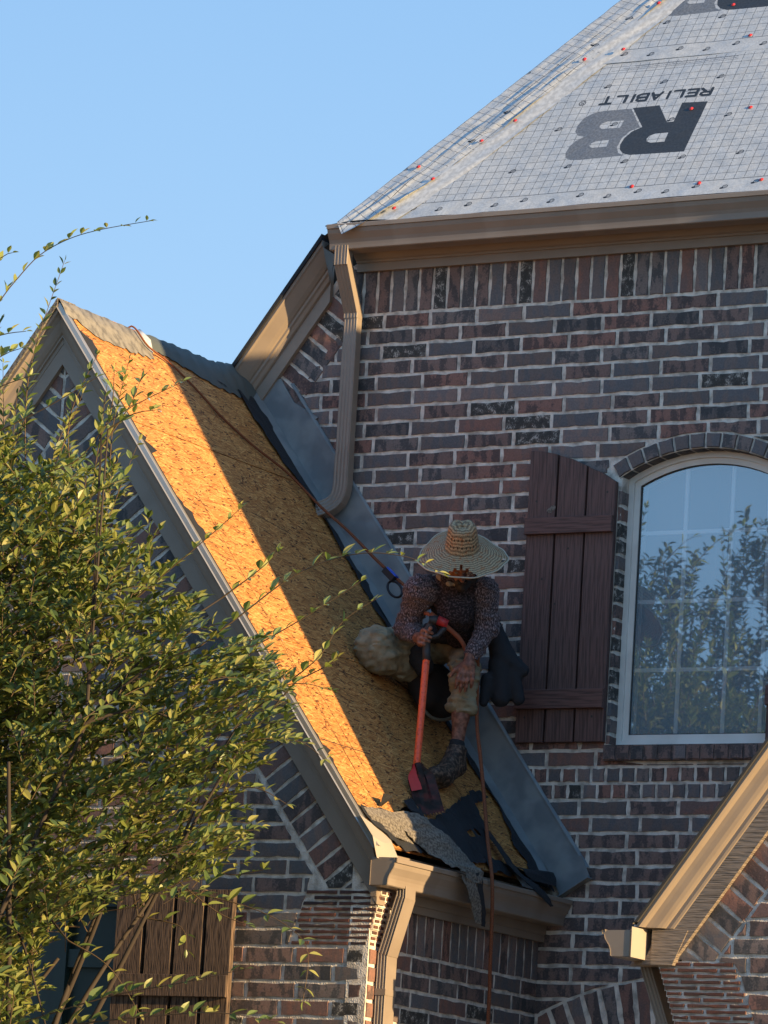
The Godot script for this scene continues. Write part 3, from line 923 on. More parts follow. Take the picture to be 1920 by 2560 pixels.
func right_gable() -> void:
	var o := Vector3(3.0, GROUND, 1.2)
	var w := thing("right_gable_wall", "sunlit brick gable wall at lower right with corbelled thin bricks at its shoulder", "wall", o)
	var F := Transform3D(Basis.IDENTITY, Vector3(0, 0, 1.374) - o)
	var ax := 5.414
	var ay := -3.063 + T * (5.414 - 2.395)
	var bed := st_new()
	prism(bed, PackedVector2Array([Vector2(2.56, GROUND), Vector2(9.0, GROUND), Vector2(9.0, -3.1), Vector2(ax, ay - 0.3), Vector2(2.56, -3.15)]), F, -0.10, 0.0)
	box(bed, Vector3(2.55, GROUND, 0.0), Vector3(2.65, -3.05, 1.27), Transform3D(Basis.IDENTITY, -o))
	box(bed, Vector3(8.9, GROUND, -3.0), Vector3(9.0, -3.05, 1.27), Transform3D(Basis.IDENTITY, -o))
	put("mortar_bed", done(bed), M.mortar, w)
	var dir := Vector2(CS, SN)
	var nin := Vector2(SN, -CS)
	var foot := Vector2(2.395, -3.063)
	var sl := []
	var t := -0.05
	while t < 1.15:
		var q := foot + dir * t
		var p := PackedVector2Array([q + nin * 0.352, q + dir * 0.0685 + nin * 0.352, q + dir * 0.0685 + nin * 0.16, q + nin * 0.16])
		sl.append_array(pieces(p, PackedVector2Array(), [rect(2.0, -6, 3.5, -3.224)]))
		t += 0.0795
	lay(w, "slanted_brick", sl, F, 0.007)
	var inner := PackedVector2Array([Vector2(2.72, -3.22), Vector2(2.72, -4), Vector2(3.5, -4), Vector2(3.5, -2.16)])
	var q0 := foot + nin * 0.364
	inner = PackedVector2Array([q0 + dir * -0.3, Vector2(q0.x, -4), Vector2(3.4, -4), Vector2(3.4, q0.y + (3.4 - q0.x) * T)])
	var corbel := PackedVector2Array([Vector2(2.2, -3.222), Vector2(2.2, -3.60), Vector2(2.93, -3.60), Vector2(2.902, -3.468), Vector2(2.831, -3.272), Vector2(2.81, -3.222)])
	lay(w, "brick", courses(28, 50, 2.45, 3.4, 0.10, inner, [corbel]), F, 0.008, 0.0036)
	var th := []
	for k in 16:
		var y := -3.231 - k * 0.0245
		var left := lerpf(2.455, 2.56, minf(1.0, k / 12.0))
		var right := lerpf(2.805, 2.925, minf(1.0, k / 11.0))
		var x := left
		var first := true
		while x < right - 0.02:
			var ln := (0.07 if k % 2 else 0.15) if first else 0.185
			th.append(rect(x, y - 0.0145, minf(x + ln, right), y))
			x += ln + 0.01
			first = false
		var st := st_new()
		box(st, Vector3(left - 0.003, y - 0.0205, -0.03), Vector3(right + 0.003, y + 0.005, 0.0018), F)
		put("corbel_mortar", done(st), M.mortar, w)
	lay(w, "thin_corbel_brick", th, F.translated(Vector3(0, 0, 0.002)), 0.009, 0.002, M.thin)
	# its roof
	var r := thing("right_gable_roof", "steep roof of the right gable, sunlit tan crown moulding up its rake", "roof", Vector3(5.414, ay, 0.5))
	var RO := Transform3D(Basis.IDENTITY, -Vector3(5.414, ay, 0.5))
	var prof := PackedVector2Array([Vector2(0.012, 1.30), Vector2(0.012, 1.478), Vector2(0.026, 1.480), Vector2(0.034, 1.470), Vector2(0.040, 1.452), Vector2(0.056, 1.446), Vector2(0.078, 1.440), Vector2(0.092, 1.432), Vector2(0.100, 1.424), Vector2(0.103, 1.416), Vector2(0.118, 1.4165), Vector2(0.128, 1.413), Vector2(0.134, 1.404)])
	var st := st_new()
	rake(st, prof, Vector2(ax, ay), -1.0, "y", -3.094)
	put("crown_moulding", done(st), M.trim, r, RO)
	st = st_new()
	rake(st, PackedVector2Array([Vector2(0.012, 1.30), Vector2(0.10, 1.4085), Vector2(0.212, 1.4085), Vector2(0.212, 1.30)]), Vector2(ax, ay), -1.0, "y", -3.244)
	put("frieze_board", done(st), M.grain_trim, r, RO)
	st = st_new()
	prism(st, PackedVector2Array([Vector2(2.435, -3.246), Vector2(2.534, -3.246), Vector2(2.60, -3.10), Vector2(2.435, -3.098)]), RO, 1.16, 1.414)
	put("rake_return", done(st), M.grain_trim, r)
	st = st_new()
	rake(st, PackedVector2Array([Vector2(0.0, 1.30), Vector2(0.0, 1.49), Vector2(0.012, 1.49), Vector2(0.012, 1.30)]), Vector2(ax, ay), -1.0, "y", -3.075)
	put("shingle_edge", done(st), M.dark, r, RO)
	st = st_new()
	for side in [-1.0, 1.0]:
		var e := 2.38 if side < 0 else 9.2
		var ye: float = ay - absf(e - ax) * T
		quad(st, Vector3(ax, ay, 1.49), Vector3(ax, ay, -6), Vector3(e, ye, -6), Vector3(e, ye, 1.49))
		quad(st, Vector3(ax, ay - 0.05, 1.45), Vector3(ax, ay - 0.05, -6), Vector3(e, ye - 0.05, -6), Vector3(e, ye - 0.05, 1.45))
	put("roof_deck", done(st), M.shingle, r, RO)

func main_roof() -> void:
	var base := Vector3(1.5, 0.4, 0)
	var r := thing("main_hip_roof", "steep main roof wrapped in pale grey printed underlayment above the eave", "roof", base)
	var RO := Transform3D(Basis.IDENTITY, -base)
	var E0 := Vector3(0, 0.40, 0.22)
	var U := Vector3(0, SN, -CS)
	var N := Vector3(0, CS, SN)
	var at := func(x: float, s: float, h := 0.0) -> Vector3: return E0 + Vector3(x, 0, 0) + U * s + N * h
	var st := st_new()
	var hip := func(s: float) -> float: return -0.022 + CS * s
	quad(st, at.call(-0.057, -0.01, -0.015), at.call(7.0, -0.01, -0.015), at.call(7.0, 4.0, -0.015), at.call(hip.call(4.0), 4.0, -0.015))
	# the left slope, whose edge shows as the raking board on the wall
	var a := Vector3(-0.172, 0.371, 0.13)
	var b: Vector3 = at.call(hip.call(4.0), 4.0, -0.015)
	quad(st, a + Vector3(-1.9, -1.9 * T, 0), a, b, b + Vector3(-4.3, -4.3 * T, 0))
	quad(st, a + Vector3(-1.9, -1.9 * T - 0.05, -0.02), a + Vector3(0, -0.05, -0.02), b - Vector3(0, 0.06, 0), b + Vector3(-4.3, -4.3 * T - 0.06, 0))
	put("roof_deck", done(st), M.dark, r, RO)
	# sheets of underlayment, laid from the eave up
	for c in 4:
		var s0 := c * 1.10
		st = SurfaceTool.new()
		st.begin(Mesh.PRIMITIVE_TRIANGLES)
		st.set_smooth_group(0)
		var nz := noise(1.2, 61 + c, 3)
		var cols := 60
		var rows := 16
		var p := func(i: int, j: int) -> Array:
			var s := s0 + 1.22 * j / rows
			var x0: float = hip.call(s) + 0.012
			var x := lerpf(x0, 7.0, pow(float(i) / cols, 2.0))
			var h := 0.007 + c * 0.0016 + 0.005 * nz.get_noise_2d(x * 1.5, s * 1.5) + 0.004 * nz.get_noise_2d(x * 0.6, s * 6.0) * (1.0 if j == 0 else 0.5)
			if c == 0 and j == 0:
				h += 0.004 * nz.get_noise_2d(x * 3.0, 7.0)
			return [at.call(x, s, h), Vector2((x - 0.15 * c) / 2.44, 1.0 - float(j) / rows)]
		for i in cols:
			for j in rows:
				for k in [[0, 0], [1, 0], [1, 1], [0, 0], [1, 1], [0, 1]]:
					var q: Array = p.call(i + k[0], j + k[1])
					st.set_uv(q[1])
					st.add_vertex(q[0])
		put("underlayment_sheet", done(st), M.felt_print, r, RO)
	# a strip lapped over the hip, wrinkled
	st = SurfaceTool.new()
	st.begin(Mesh.PRIMITIVE_TRIANGLES)
	st.set_smooth_group(0)
	var nw := noise(1.0, 71, 3)
	var nl := 90
	var nwid := 14
	var lap := func(i: int, j: int) -> Array:
		var s := 0.0 + 3.6 * i / nl
		var wdt := 0.225 + 0.02 * nw.get_noise_1d(s * 2.2) - (0.16 * exp(-s * 5.0))
		var f := float(j) / nwid
		var x: float = hip.call(s) - 0.012 + f * wdt
		var fold := 0.017 * maxf(0.0, nw.get_noise_2d(s * 1.1 + f * 3.2, f * 5.5)) * 2.0 * f + 0.004 * nw.get_noise_2d(s * 9.0, f * 6.0)
		var h := 0.014 + 0.003 * (1.0 - f) + fold
		return [at.call(x, s - f * 0.10, h), Vector2(f * wdt / 2.44 * 1.0 + 0.02, 0.88 - fmod(s, 0.7))]
	for i in nl:
		for j in nwid:
			for k in [[0, 0], [1, 0], [1, 1], [0, 0], [1, 1], [0, 1]]:
				var q: Array = lap.call(i + k[0], j + k[1])
				st.set_uv(q[1])
				st.add_vertex(q[0])
	put("hip_underlayment_strip", done(st), M.felt_print, r, RO)
	# a plain band beside the lap
	st = st_new(true)
	var rows2 := []
	for i in 70:
		var s := 0.03 + 3.4 * i / 69.0
		var row := PackedVector3Array()
		for j in 6:
			var f := j / 5.0
			row.append(at.call(hip.call(s) + 0.18 + f * 0.19 - 0.1 * exp(-s * 5.0), s - 0.05, 0.0145 + 0.007 * nw.get_noise_2d(s * 3.0, f * 2.0 + 9.0) - 0.004 * f))
		rows2.append(row)
	strip(st, rows2)
	put("hip_edge_band", done(st), M.felt_plain, r, RO)
	# dark felt curling out at the foot of the hip
	st = st_new(true)
	rows2 = []
	for i in 14:
		var f := i / 13.0
		var x := lerpf(-0.10, 0.33, f)
		var y0: Vector3 = at.call(x, -0.012, 0.003)
		rows2.append(PackedVector3Array([y0, y0 + N * (0.004 + 0.022 * sin(f * PI) * (1.0 - f * 0.5)) + U * 0.004]))
	strip(st, rows2)
	put("felt_edge", done(st), M.black_felt, r, RO)
	var caps := [1.169, 1.544, 1.584, 1.489, 1.761, 1.220, 1.100, 1.184, 0.907, 1.131, 1.628, 0.674, 1.946, 0.643, 1.510, 0.105, 1.862, 0.089, 2.182, 0.078, 0.272, 0.377, 0.392, 0.271, 0.556, 0.543, 0.688, 0.683, 0.259, 0.064]
	var cm := st_new(true)
	var lathe := []
	for q in [Vector2(0.0115, 0.0), Vector2(0.011, 0.0018), Vector2(0.006, 0.0026), Vector2(0.005, 0.0052), Vector2(0.0, 0.0056)]:
		var ring := PackedVector3Array()
		for k in 12:
			ring.append(Vector3(cos(TAU * k / 12) * q.x, sin(TAU * k / 12) * q.x, q.y))
		lathe.append(ring)
	strip(cm, lathe, true)
	var capm := done(cm)
	for i in range(0, caps.size(), 2):
		var lift := 0.0085 + (0.016 if float(caps[i]) - float(hip.call(caps[i + 1])) < 0.42 else 0.0) + (0.003 if caps[i + 1] > 1.1 else 0.0)
		put("cap_nail", capm, M.red, r, RO * Transform3D(Basis(Vector3.RIGHT, U, N).rotated(Vector3.RIGHT, rng.randf_range(-0.15, 0.15)), at.call(caps[i], caps[i + 1], lift)))
	# cornice under the eave
	st = st_new()
	sweep_x(st, PackedVector2Array([Vector2(0.0, 0.212), Vector2(0.024, 0.212), Vector2(0.024, 0.252), Vector2(0.034, 0.254), Vector2(0.036, 0.262), Vector2(0.05, 0.268), Vector2(0.066, 0.286), Vector2(0.088, 0.30), Vector2(0.094, 0.306), Vector2(0.096, 0.314), Vector2(0.118, 0.316), Vector2(0.118, 0.41), Vector2(0.0, 0.41)]), -0.03, 7.0, true)
	put("eave_cornice", done(st), M.trim, r, RO)
	# raking board at the left end of the wall
	var top_end := Vector2(-0.172, 0.371)
	st = st_new()
	rake(st, PackedVector2Array([Vector2(0.010, 0.0), Vector2(0.010, 0.130), Vector2(0.024, 0.131), Vector2(0.030, 0.120), Vector2(0.048, 0.104), Vector2(0.068, 0.086), Vector2(0.082, 0.070), Vector2(0.086, 0.060), Vector2(0.096, 0.058), Vector2(0.102, 0.048), Vector2(0.116, 0.040), Vector2(0.120, 0.030)]), top_end, -1.0, "y", -0.62)
	put("rake_crown", done(st), M.trim, r, RO)
	st = st_new()
	rake(st, PackedVector2Array([Vector2(0.05, 0.0), Vector2(0.10, 0.026), Vector2(0.178, 0.026), Vector2(0.178, 0.0)]), top_end, -1.0, "y", -0.62)
	put("rake_frieze", done(st), M.trim, r, RO)
	st = st_new()
	rake(st, PackedVector2Array([Vector2(-0.008, 0.0), Vector2(-0.008, 0.142), Vector2(0.010, 0.142), Vector2(0.010, 0.0)]), top_end, -1.0, "y", -0.62)
	put("rake_shingle_edge", done(st), M.black_felt, r, RO)

# ---------------------------------------------------------------- wing roof
const RX := -0.645
const RY := -0.273
func on_roof(x: float, z: float, h := 0.0) -> Vector3:       # the stripped right-hand slope of the wing
	return Vector3(x + SN * h, RY - T * (x - RX) + CS * h, z)

func wing_roof() -> void:
	var base := Vector3(RX, RY, 0.8)
	var r := thing("wing_gable_roof", "small gable roof stripped to bare wood sheathing, half sunlit and half shaded", "roof", base)
	var RO := Transform3D(Basis.IDENTITY, -base)
	# sheathing panels with real gaps between them
	for p in [[-0.66, -0.227, 0.0, 1.60], [-0.2225, 0.5015, 0.0, 0.7], [-0.2225, 0.5015, 0.703, 1.60], [0.505, 1.205, 0.0, 1.406], [0.505, 1.205, 1.4095, 1.60]]:
		var st := SurfaceTool.new()
		st.begin(Mesh.PRIMITIVE_TRIANGLES)
		st.set_smooth_group(-1)
		var x0: float = p[0]
		var x1: float = p[1]
		var z0: float = p[2]
		var z1: float = p[3]
		var du := rng.randf()
		var dv := rng.randf()
		var c := [on_roof(x0, z0), on_roof(x1, z0), on_roof(x1, z1), on_roof(x0, z1)]
		var uv := [Vector2(z0, -x0 / CS), Vector2(z0, -x1 / CS), Vector2(z1, -x1 / CS), Vector2(z1, -x0 / CS)]
		for k in [0, 3, 2, 0, 2, 1]:
			st.set_uv(uv[k] / 1.22 + Vector2(du, dv))
			st.add_vertex(c[k])
		var n := Vector3(SN, CS, 0) * -0.012
		for k in 4:
			var j := (k + 1) % 4
			for v in [c[k], c[j], c[j] + n, c[k], c[j] + n, c[k] + n]:
				st.set_uv(Vector2(0.1, 0.1) + Vector2(v.z, v.x) * 0.2)
				st.add_vertex(v)
		put("sheathing_panel", done(st), M.osb, r, RO)
	var chalk := mat(0.045, 0.03, 0.022, 0.9)
	for c in [[-0.02, 1.36, 1.08, 1.412], [-0.56, 0.905, -0.44, 0.855], [-0.50, 0.62, 0.42, 0.60], [-0.42, 0.33, 0.30, 0.31], [-0.10, 1.02, 0.28, 1.015], [0.30, 0.40, 0.95, 0.42], [0.862, 1.575, 0.868, 1.17], [-0.005, 0.88, 0.03, 0.58], [0.62, 1.30, 1.0, 1.30], [0.56, 0.95, 0.60, 0.42]]:
		var cl := st_new()
		var p0 := Vector2(c[0], c[1])
		var p1 := Vector2(c[2], c[3])
		var nn := (p1 - p0).orthogonal().normalized() * 0.0013
		for i in 12:
			var a0 := p0.lerp(p1, i / 12.0)
			var a1 := p0.lerp(p1, (i + 0.96) / 12.0)
			quad(cl, on_roof(a0.x - nn.x, a0.y - nn.y, 0.0012), on_roof(a0.x + nn.x, a0.y + nn.y, 0.0012), on_roof(a1.x + nn.x, a1.y + nn.y, 0.0012), on_roof(a1.x - nn.x, a1.y - nn.y, 0.0012))
		put("chalk_line", done(cl), chalk, r, RO)
	var blue := mat(0.25, 0.42, 0.52, 0.7)
	for c in [[-0.352, 1.262, 0.018], [-0.325, 1.225, 0.012], [0.50, 1.36, 0.008], [-0.56, 1.42, 0.012], [-0.60, 1.10, 0.008]]:
		var bl := st_new()
		for k in 3:
			var o := Vector2(c[0] + rng.randf_range(-0.008, 0.008), c[1] + rng.randf_range(-0.01, 0.01))
			quad(bl, on_roof(o.x, o.y, 0.0014 + 0.0004 * k), on_roof(o.x + c[2] * 0.3, o.y + c[2] * 0.5, 0.0014 + 0.0004 * k), on_roof(o.x + c[2] * 0.5, o.y + c[2], 0.0014 + 0.0004 * k), on_roof(o.x + c[2] * 0.1, o.y + c[2] * 0.7, 0.0014 + 0.0004 * k))
		put("paint_mark", done(bl), blue, r, RO)
	var st := st_new()
	quad(st, on_roof(-0.66, 0, -0.013), on_roof(-0.66, 1.58, -0.013), on_roof(1.2, 1.58, -0.013), on_roof(1.2, 0, -0.013))
	put("roof_framing", done(st), M.dark, r, RO)
	# left slope, still covered
	st = st_new()
	var e := -3.0
	var ye := RY - T * (RX - e)
	quad(st, Vector3(RX, RY + 0.004, 0.0), Vector3(RX, RY + 0.004, 1.63), Vector3(e, ye, 1.63), Vector3(e, ye, 0.0))
	quad(st, Vector3(RX, RY - 0.04, 0.0), Vector3(RX, RY - 0.04, 1.6), Vector3(e, ye - 0.04, 1.6), Vector3(e, ye - 0.04, 0.0))
	put("left_slope", done(st), M.shingle, r, RO)
	# rake trim, both sides
	var crown := PackedVector2Array([Vector2(0.010, 1.50), Vector2(0.010, 1.636), Vector2(0.024, 1.636), Vector2(0.030, 1.624), Vector2(0.044, 1.612), Vector2(0.062, 1.604), Vector2(0.078, 1.594), Vector2(0.084, 1.586), Vector2(0.090, 1.586), Vector2(0.094, 1.576), Vector2(0.106, 1.574), Vector2(0.110, 1.566)])
	var frieze := PackedVector2Array([Vector2(0.05, 1.50), Vector2(0.07, 1.571), Vector2(0.165, 1.571), Vector2(0.165, 1.50)])
	for side in [1.0, -1.0]:
		st = st_new()
		rake(st, crown, Vector2(RX, RY), side, "x", 1.192 if side > 0 else -2.9)
		put("rake_crown", done(st), M.trim, r, RO)
		st = st_new()
		rake(st, frieze, Vector2(RX, RY), side, "x", 1.190 if side > 0 else -2.9)
		put("rake_frieze", done(st), M.trim, r, RO)
	st = st_new()
	rake(st, PackedVector2Array([Vector2(-0.012, 1.50), Vector2(-0.012, 1.650), Vector2(0.010, 1.650), Vector2(0.010, 1.50)]), Vector2(RX, RY), -1.0, "x", -2.95)
	put("left_shingle_edge", done(st), M.shingle, r, RO)
	# metal drip edge: flange on the deck and a lip over the crown
	st = st_new()
	var rows := []
	var nz := noise(2.0, 81, 2)
	for i in 61:
		var x := lerpf(RX + 0.004, 1.215, i / 60.0)
		var wv := 0.0015 * nz.get_noise_1d(x * 4.0)
		rows.append(PackedVector3Array([on_roof(x, 1.600 - 0.008 * maxf(0, nz.get_noise_1d(x * 7.0 + 4.0)), 0.002), on_roof(x, 1.628, 0.0035 + wv), on_roof(x, 1.634, 0.0075 + wv), on_roof(x, 1.641, 0.005 + wv), on_roof(x, 1.642, -0.014), on_roof(x, 1.648, -0.018), on_roof(x, 1.640, -0.019)]))
	strip(st, rows)
	put("drip_edge", done(st), M.silver, r, RO)
	# torn remains of black felt along the drip edge
	st = st_new(true)
	rows = []
	for i in 120:
		var x := lerpf(RX + 0.02, 1.19, i / 119.0)
		var k := nz.get_noise_1d(x * 2.3 + 20.0) + 0.35 * nz.get_noise_1d(x * 21.0) + 0.2 * nz.get_noise_1d(x * 60.0)
		var wd := maxf(0.001, 0.06 * smoothstep(0.28, 0.75, k) + 0.006)
		rows.append(PackedVector3Array([on_roof(x, 1.604, 0.003), on_roof(x, 1.604 - wd * 0.5, 0.006), on_roof(x, 1.604 - wd, 0.003 + 0.008 * maxf(0, k))]))
	strip(st, rows)
	put("felt_fringe", done(st), M.black_felt, r, RO)
	# chalk scars and staple tears
	st = st_new()
	for i in 110:
		var x := rng.randf_range(-0.55, 1.1)
		var z := rng.randf_range(0.1, 1.5)
		var l := rng.randf_range(0.006, 0.022)
		var a := rng.randf_range(-0.9, 0.9)
		var d := Vector2(cos(a), sin(a)) * l
		var wdt := rng.randf_range(0.0015, 0.004)
		quad(st, on_roof(x, z, 0.0012), on_roof(x + wdt, z + wdt, 0.004), on_roof(x + d.y * CS + wdt, z + d.x, 0.0035), on_roof(x + d.y * CS, z + d.x, 0.0012))
	put("felt_scraps", done(st), M.black_felt, r, RO).set_meta("kind", "stuff")
	# pale ridge strip at the front, darker felt bunched behind it
	st = st_new(true)
	rows = []
	for i in 34:
		var z := lerpf(1.645, 0.955, i / 33.0)
		var n := nz.get_noise_1d(z * 5.0)
		var n2 := nz.get_noise_1d(z * 13.0 + 5.0)
		var wd := 0.050 + 0.05 * smoothstep(1.62, 1.40, z) + 0.012 * n2
		rows.append(PackedVector3Array([Vector3(RX - 0.05, RY - 0.05 * T + 0.012, z), Vector3(RX - 0.012, RY + 0.012 + 0.006 * n, z), Vector3(RX + 0.008, RY + 0.012 + 0.006 * n, z), on_roof(RX + wd * 0.4, z, 0.012 + 0.004 * n), on_roof(RX + wd * 0.75, z, 0.008), on_roof(RX + wd, z, 0.004 + 0.004 * absf(n2))]))
	strip(st, rows)
	var tan_felt := tri(mat(0.285, 0.255, 0.20, 0.6), Vector3.ONE * 3.0)
	tan_felt.albedo_texture = M.shutter.albedo_texture
	put("ridge_strip", done(st), tan_felt, r, RO)
	st = st_new(true)
	rows = []
	for i in 9:
		var z := lerpf(0.975, 0.915, i / 8.0)
		var b := sin(PI * i / 8.0)
		rows.append(PackedVector3Array([Vector3(RX - 0.05, RY - 0.05 * T + 0.014, z), Vector3(RX - 0.004, RY + 0.014 + 0.016 * b, z), on_roof(RX + 0.03, z, 0.016 + 0.016 * b), on_roof(RX + 0.07 - 0.02 * (1 - b), z, 0.006)]))
	strip(st, rows)
	put("ridge_patch", done(st), M.felt_plain, r, RO)
	st = st_new(true)
	rows = []
	for i in 46:
		var z := lerpf(0.93, 0.0, i / 45.0)
		var n := nz.get_noise_1d(z * 6.0 + 3.0)
		var n2 := nz.get_noise_1d(z * 17.0 + 8.0)
		var wd := 0.055 + 0.06 * smoothstep(0.9, 0.3, z) + 0.005 * n2 + 0.012 * n
		var h := 0.018 + 0.014 * n + 0.02 * exp(-pow((z - 0.12) / 0.12, 2.0))
		rows.append(PackedVector3Array([Vector3(RX - 0.07, RY - 0.07 * T + 0.012, z), Vector3(RX - 0.02, RY + h, z), Vector3(RX + 0.012, RY + h * 0.8, z), on_roof(RX + wd * 0.45, z, h * 0.9 + 0.004 * n2), on_roof(RX + wd * 0.8, z, 0.012), on_roof(RX + wd, z, 0.005 + 0.006 * absf(n2))]))
	strip(st, rows)
	var ridge_felt := tri(mat(0.085, 0.098, 0.092, 0.7), Vector3.ONE * 3.0)
	put("ridge_felt", done(st), ridge_felt, r, RO)
	# side fascia and soffit under the eave
	st = st_new()
	box(st, Vector3(1.16, -2.985, 0.0), Vector3(1.188, -2.79, 1.575), RO)
	box(st, Vector3(1.16, -3.018, 0.0), Vector3(1.179, -2.985, 1.57), RO)
	put("eave_fascia", done(st), M.trim, r)

func gutters() -> void:
	var gp := gutter_profile()
	# main eave gutter
	var b := Vector3(1.5, 0.28, 0.12)
	var g := thing("main_eave_gutter", "long taupe gutter along the main eave above the soldier course", "gutter", b)
	var RO := Transform3D(Basis.IDENTITY, -b)
	var st := st_new()
	var pr := PackedVector2Array()
	for p in gp:
		pr.append(Vector2(0.121 + p.x, 0.278 + p.y))
	sweep_x(st, pr, -0.078, 6.5, true)
	put("trough", done(st), M.alu, g, RO)
	st = st_new()
	var cp := PackedVector2Array()
	for p in gp.slice(0, 14):
		cp.append(Vector2(-(0.121 + p.x), 0.278 + p.y))
	prism(st, cp, Transform3D(Basis(Vector3(0, 0, -1), Vector3.UP, Vector3.RIGHT), Vector3.ZERO), -0.0815, -0.0785)
	put("end_cap", done(st), M.alu, g, RO)
	# wing gutter
	b = Vector3(1.25, -2.95, 0.8)
	g = thing("wing_gutter", "short gutter on the low eave of the wing, sunlit at its front end", "gutter", b)
	RO = Transform3D(Basis.IDENTITY, -b)
	st = st_new()
	pr = PackedVector2Array()
	for p in gp:
		pr.append(Vector2(1.190 + p.x, -2.944 + p.y))
	sweep_z(st, pr, 0.004, 1.642, true)
	put("trough", done(st), M.alu, g, RO)
	st = st_new()
	cp = PackedVector2Array()
	for p in gp.slice(0, 14):
		cp.append(Vector2(1.190 + p.x, -2.944 + p.y))
	prism(st, cp, Transform3D.IDENTITY, 1.636, 1.6395)
	put("end_cap", done(st), M.alu, g, RO)
	st = st_new()
	var rows := []
	for i in 9:        # bent drip metal folded down over the corner
		var f := i / 8.0
		rows.append(PackedVector3Array([on_roof(1.12 + 0.05 * f, 1.655 - 0.16 * f, 0.010), on_roof(1.19 + 0.015 * sin(f * 3.0), 1.655 - 0.16 * f, 0.012), Vector3(1.222 + 0.02 * f, -2.812 - 0.012 * f, 1.655 - 0.17 * f), Vector3(1.226 + 0.03 * f, -2.828 - 0.01 * f, 1.652 - 0.17 * f)]))
	strip(st, rows)
	put("bent_flashing", done(st), M.vinyl_tan, g, RO)
	# right gable gutter
	b = Vector3(2.35, -3.2, 0.8)
	g = thing("right_gable_gutter", "open-ended gutter stub beside the sunlit crown moulding at lower right", "gutter", b)
	RO = Transform3D(Basis.IDENTITY, -b)
	st = st_new()
	pr = PackedVector2Array()
	for p in gp:
		pr.append(Vector2(2.402 - p.x * 1.05, -3.226 + p.y * 0.95))
	sweep_z(st, pr, 0.004, 1.545, true)
	put("trough", done(st), M.alu, g, RO)
	st = st_new()
	cp = PackedVector2Array()
	for p in gp.slice(0, 14):
		cp.append(Vector2(2.402 - p.x * 1.05, -3.226 + p.y * 0.95 * (1.0 if p.y < 0.1 else 0.97)))
	cp.reverse()
	prism(st, cp, Transform3D.IDENTITY, 1.5385, 1.5415)
	put("end_cap", done(st), M.alu, g, RO)
	st = st_new()
	box(st, Vector3(2.4045, -3.226, 1.40), Vector3(2.407, -3.100, 1.545), RO)
	put("back_flange", done(st), M.vinyl_tan, g)
	# downspouts
	b = Vector3(-0.015, -0.4, 0.06)
	g = thing("main_downspout", "ribbed taupe downspout at the main wall's left end, elbowed over the wing roof", "downspout", b)
	RO = Transform3D(Basis.IDENTITY, -b)
	st = st_new()
	downspout(st, [Vector3(-0.015, 0.30, 0.185), Vector3(-0.015, 0.205, 0.185)], Vector3(0.0375, 0, 0), Vector3(0, 0, 0.026))
	downspout(st, [Vector3(-0.015, 0.225, 0.186), Vector3(-0.015, 0.0, 0.060)], Vector3(0.038, 0, 0), Vector3(0, 0, 0.0265))
	downspout(st, [Vector3(-0.015, 0.012, 0.0595), Vector3(-0.015, -0.03, 0.0595)], Vector3(0.0382, 0, 0), Vector3(0, 0, 0.0268))
	put("upper_elbow", done(st), M.alu, g, RO)
	st = st_new()
	downspout(st, [Vector3(-0.0135, -0.01, 0.058), Vector3(-0.0135, -0.16, 0.058)], Vector3(0.036, 0, 0), Vector3(0, 0, 0.0245))
	downspout(st, [Vector3(-0.0135, -0.15, 0.058), Vector3(-0.0135, -0.735, 0.058)], Vector3(0.0378, 0, 0), Vector3(0, 0, 0.0262))
	put("pipe", done(st), M.alu, g, RO)
	st = st_new()
	downspout(st, [Vector3(-0.0135, -0.70, 0.058), Vector3(-0.0135, -0.80, 0.058), Vector3(-0.0145, -0.865, 0.059), Vector3(-0.030, -0.92, 0.064), Vector3(-0.075, -0.957, 0.076), Vector3(-0.125, -0.975, 0.090)], Vector3(0.0395, 0, 0), Vector3(0, 0, 0.0278))
	put("outlet_elbow", done(st), M.alu, g, RO)
	b = Vector3(1.2, -3.2, 1.44)
	g = thing("wing_downspout", "sunlit downspout with two elbows below the wing gutter's front end", "downspout", b)
	RO = Transform3D(Basis.IDENTITY, -b)
	st = st_new()
	downspout(st, [Vector3(1.258, -2.93, 1.440), Vector3(1.258, -2.985, 1.440)], Vector3(0.024, 0, 0), Vector3(0, 0, 0.044), 3)
	downspout(st, [Vector3(1.258, -2.975, 1.440), Vector3(1.190, -3.225, 1.446)], Vector3(0.0255, 0, 0), Vector3(0, 0, 0.0455), 3)
	put("offset_elbow", done(st), M.alu, g, RO)
	st = st_new()
	downspout(st, [Vector3(1.188, -3.215, 1.446), Vector3(1.188, -6.3, 1.446)], Vector3(0.0245, 0, 0), Vector3(0, 0, 0.0445), 3)
	put("pipe", done(st), M.alu, g, RO)
	st = st_new()
	box(st, Vector3(1.1615, -3.40, 1.3995), Vector3(1.2145, -3.372, 1.4925), RO)
	put("strap", done(st), M.alu, g)
	b = Vector3(2.4, -3.3, 1.2)
	g = thing("right_downspout", "shaded downspout slanting back under the right gable gutter", "downspout", b)
	RO = Transform3D(Basis.IDENTITY, -b)
	st = st_new()
	downspout(st, [Vector3(2.325, -3.22, 1.2), Vector3(2.325, -3.25, 1.2)], Vector3(0.025, 0, 0), Vector3(0, 0, 0.04), 3)
	downspout(st, [Vector3(2.325, -3.24, 1.2), Vector3(2.505, -3.70, 1.2)], Vector3(0.0255, 0, 0), Vector3(0, 0, 0.041), 3)
	downspout(st, [Vector3(2.505, -3.69, 1.2), Vector3(2.505, -6.3, 1.2)], Vector3(0.025, 0, 0), Vector3(0, 0, 0.04), 3)
	put("pipe", done(st), M.alu, g, RO)

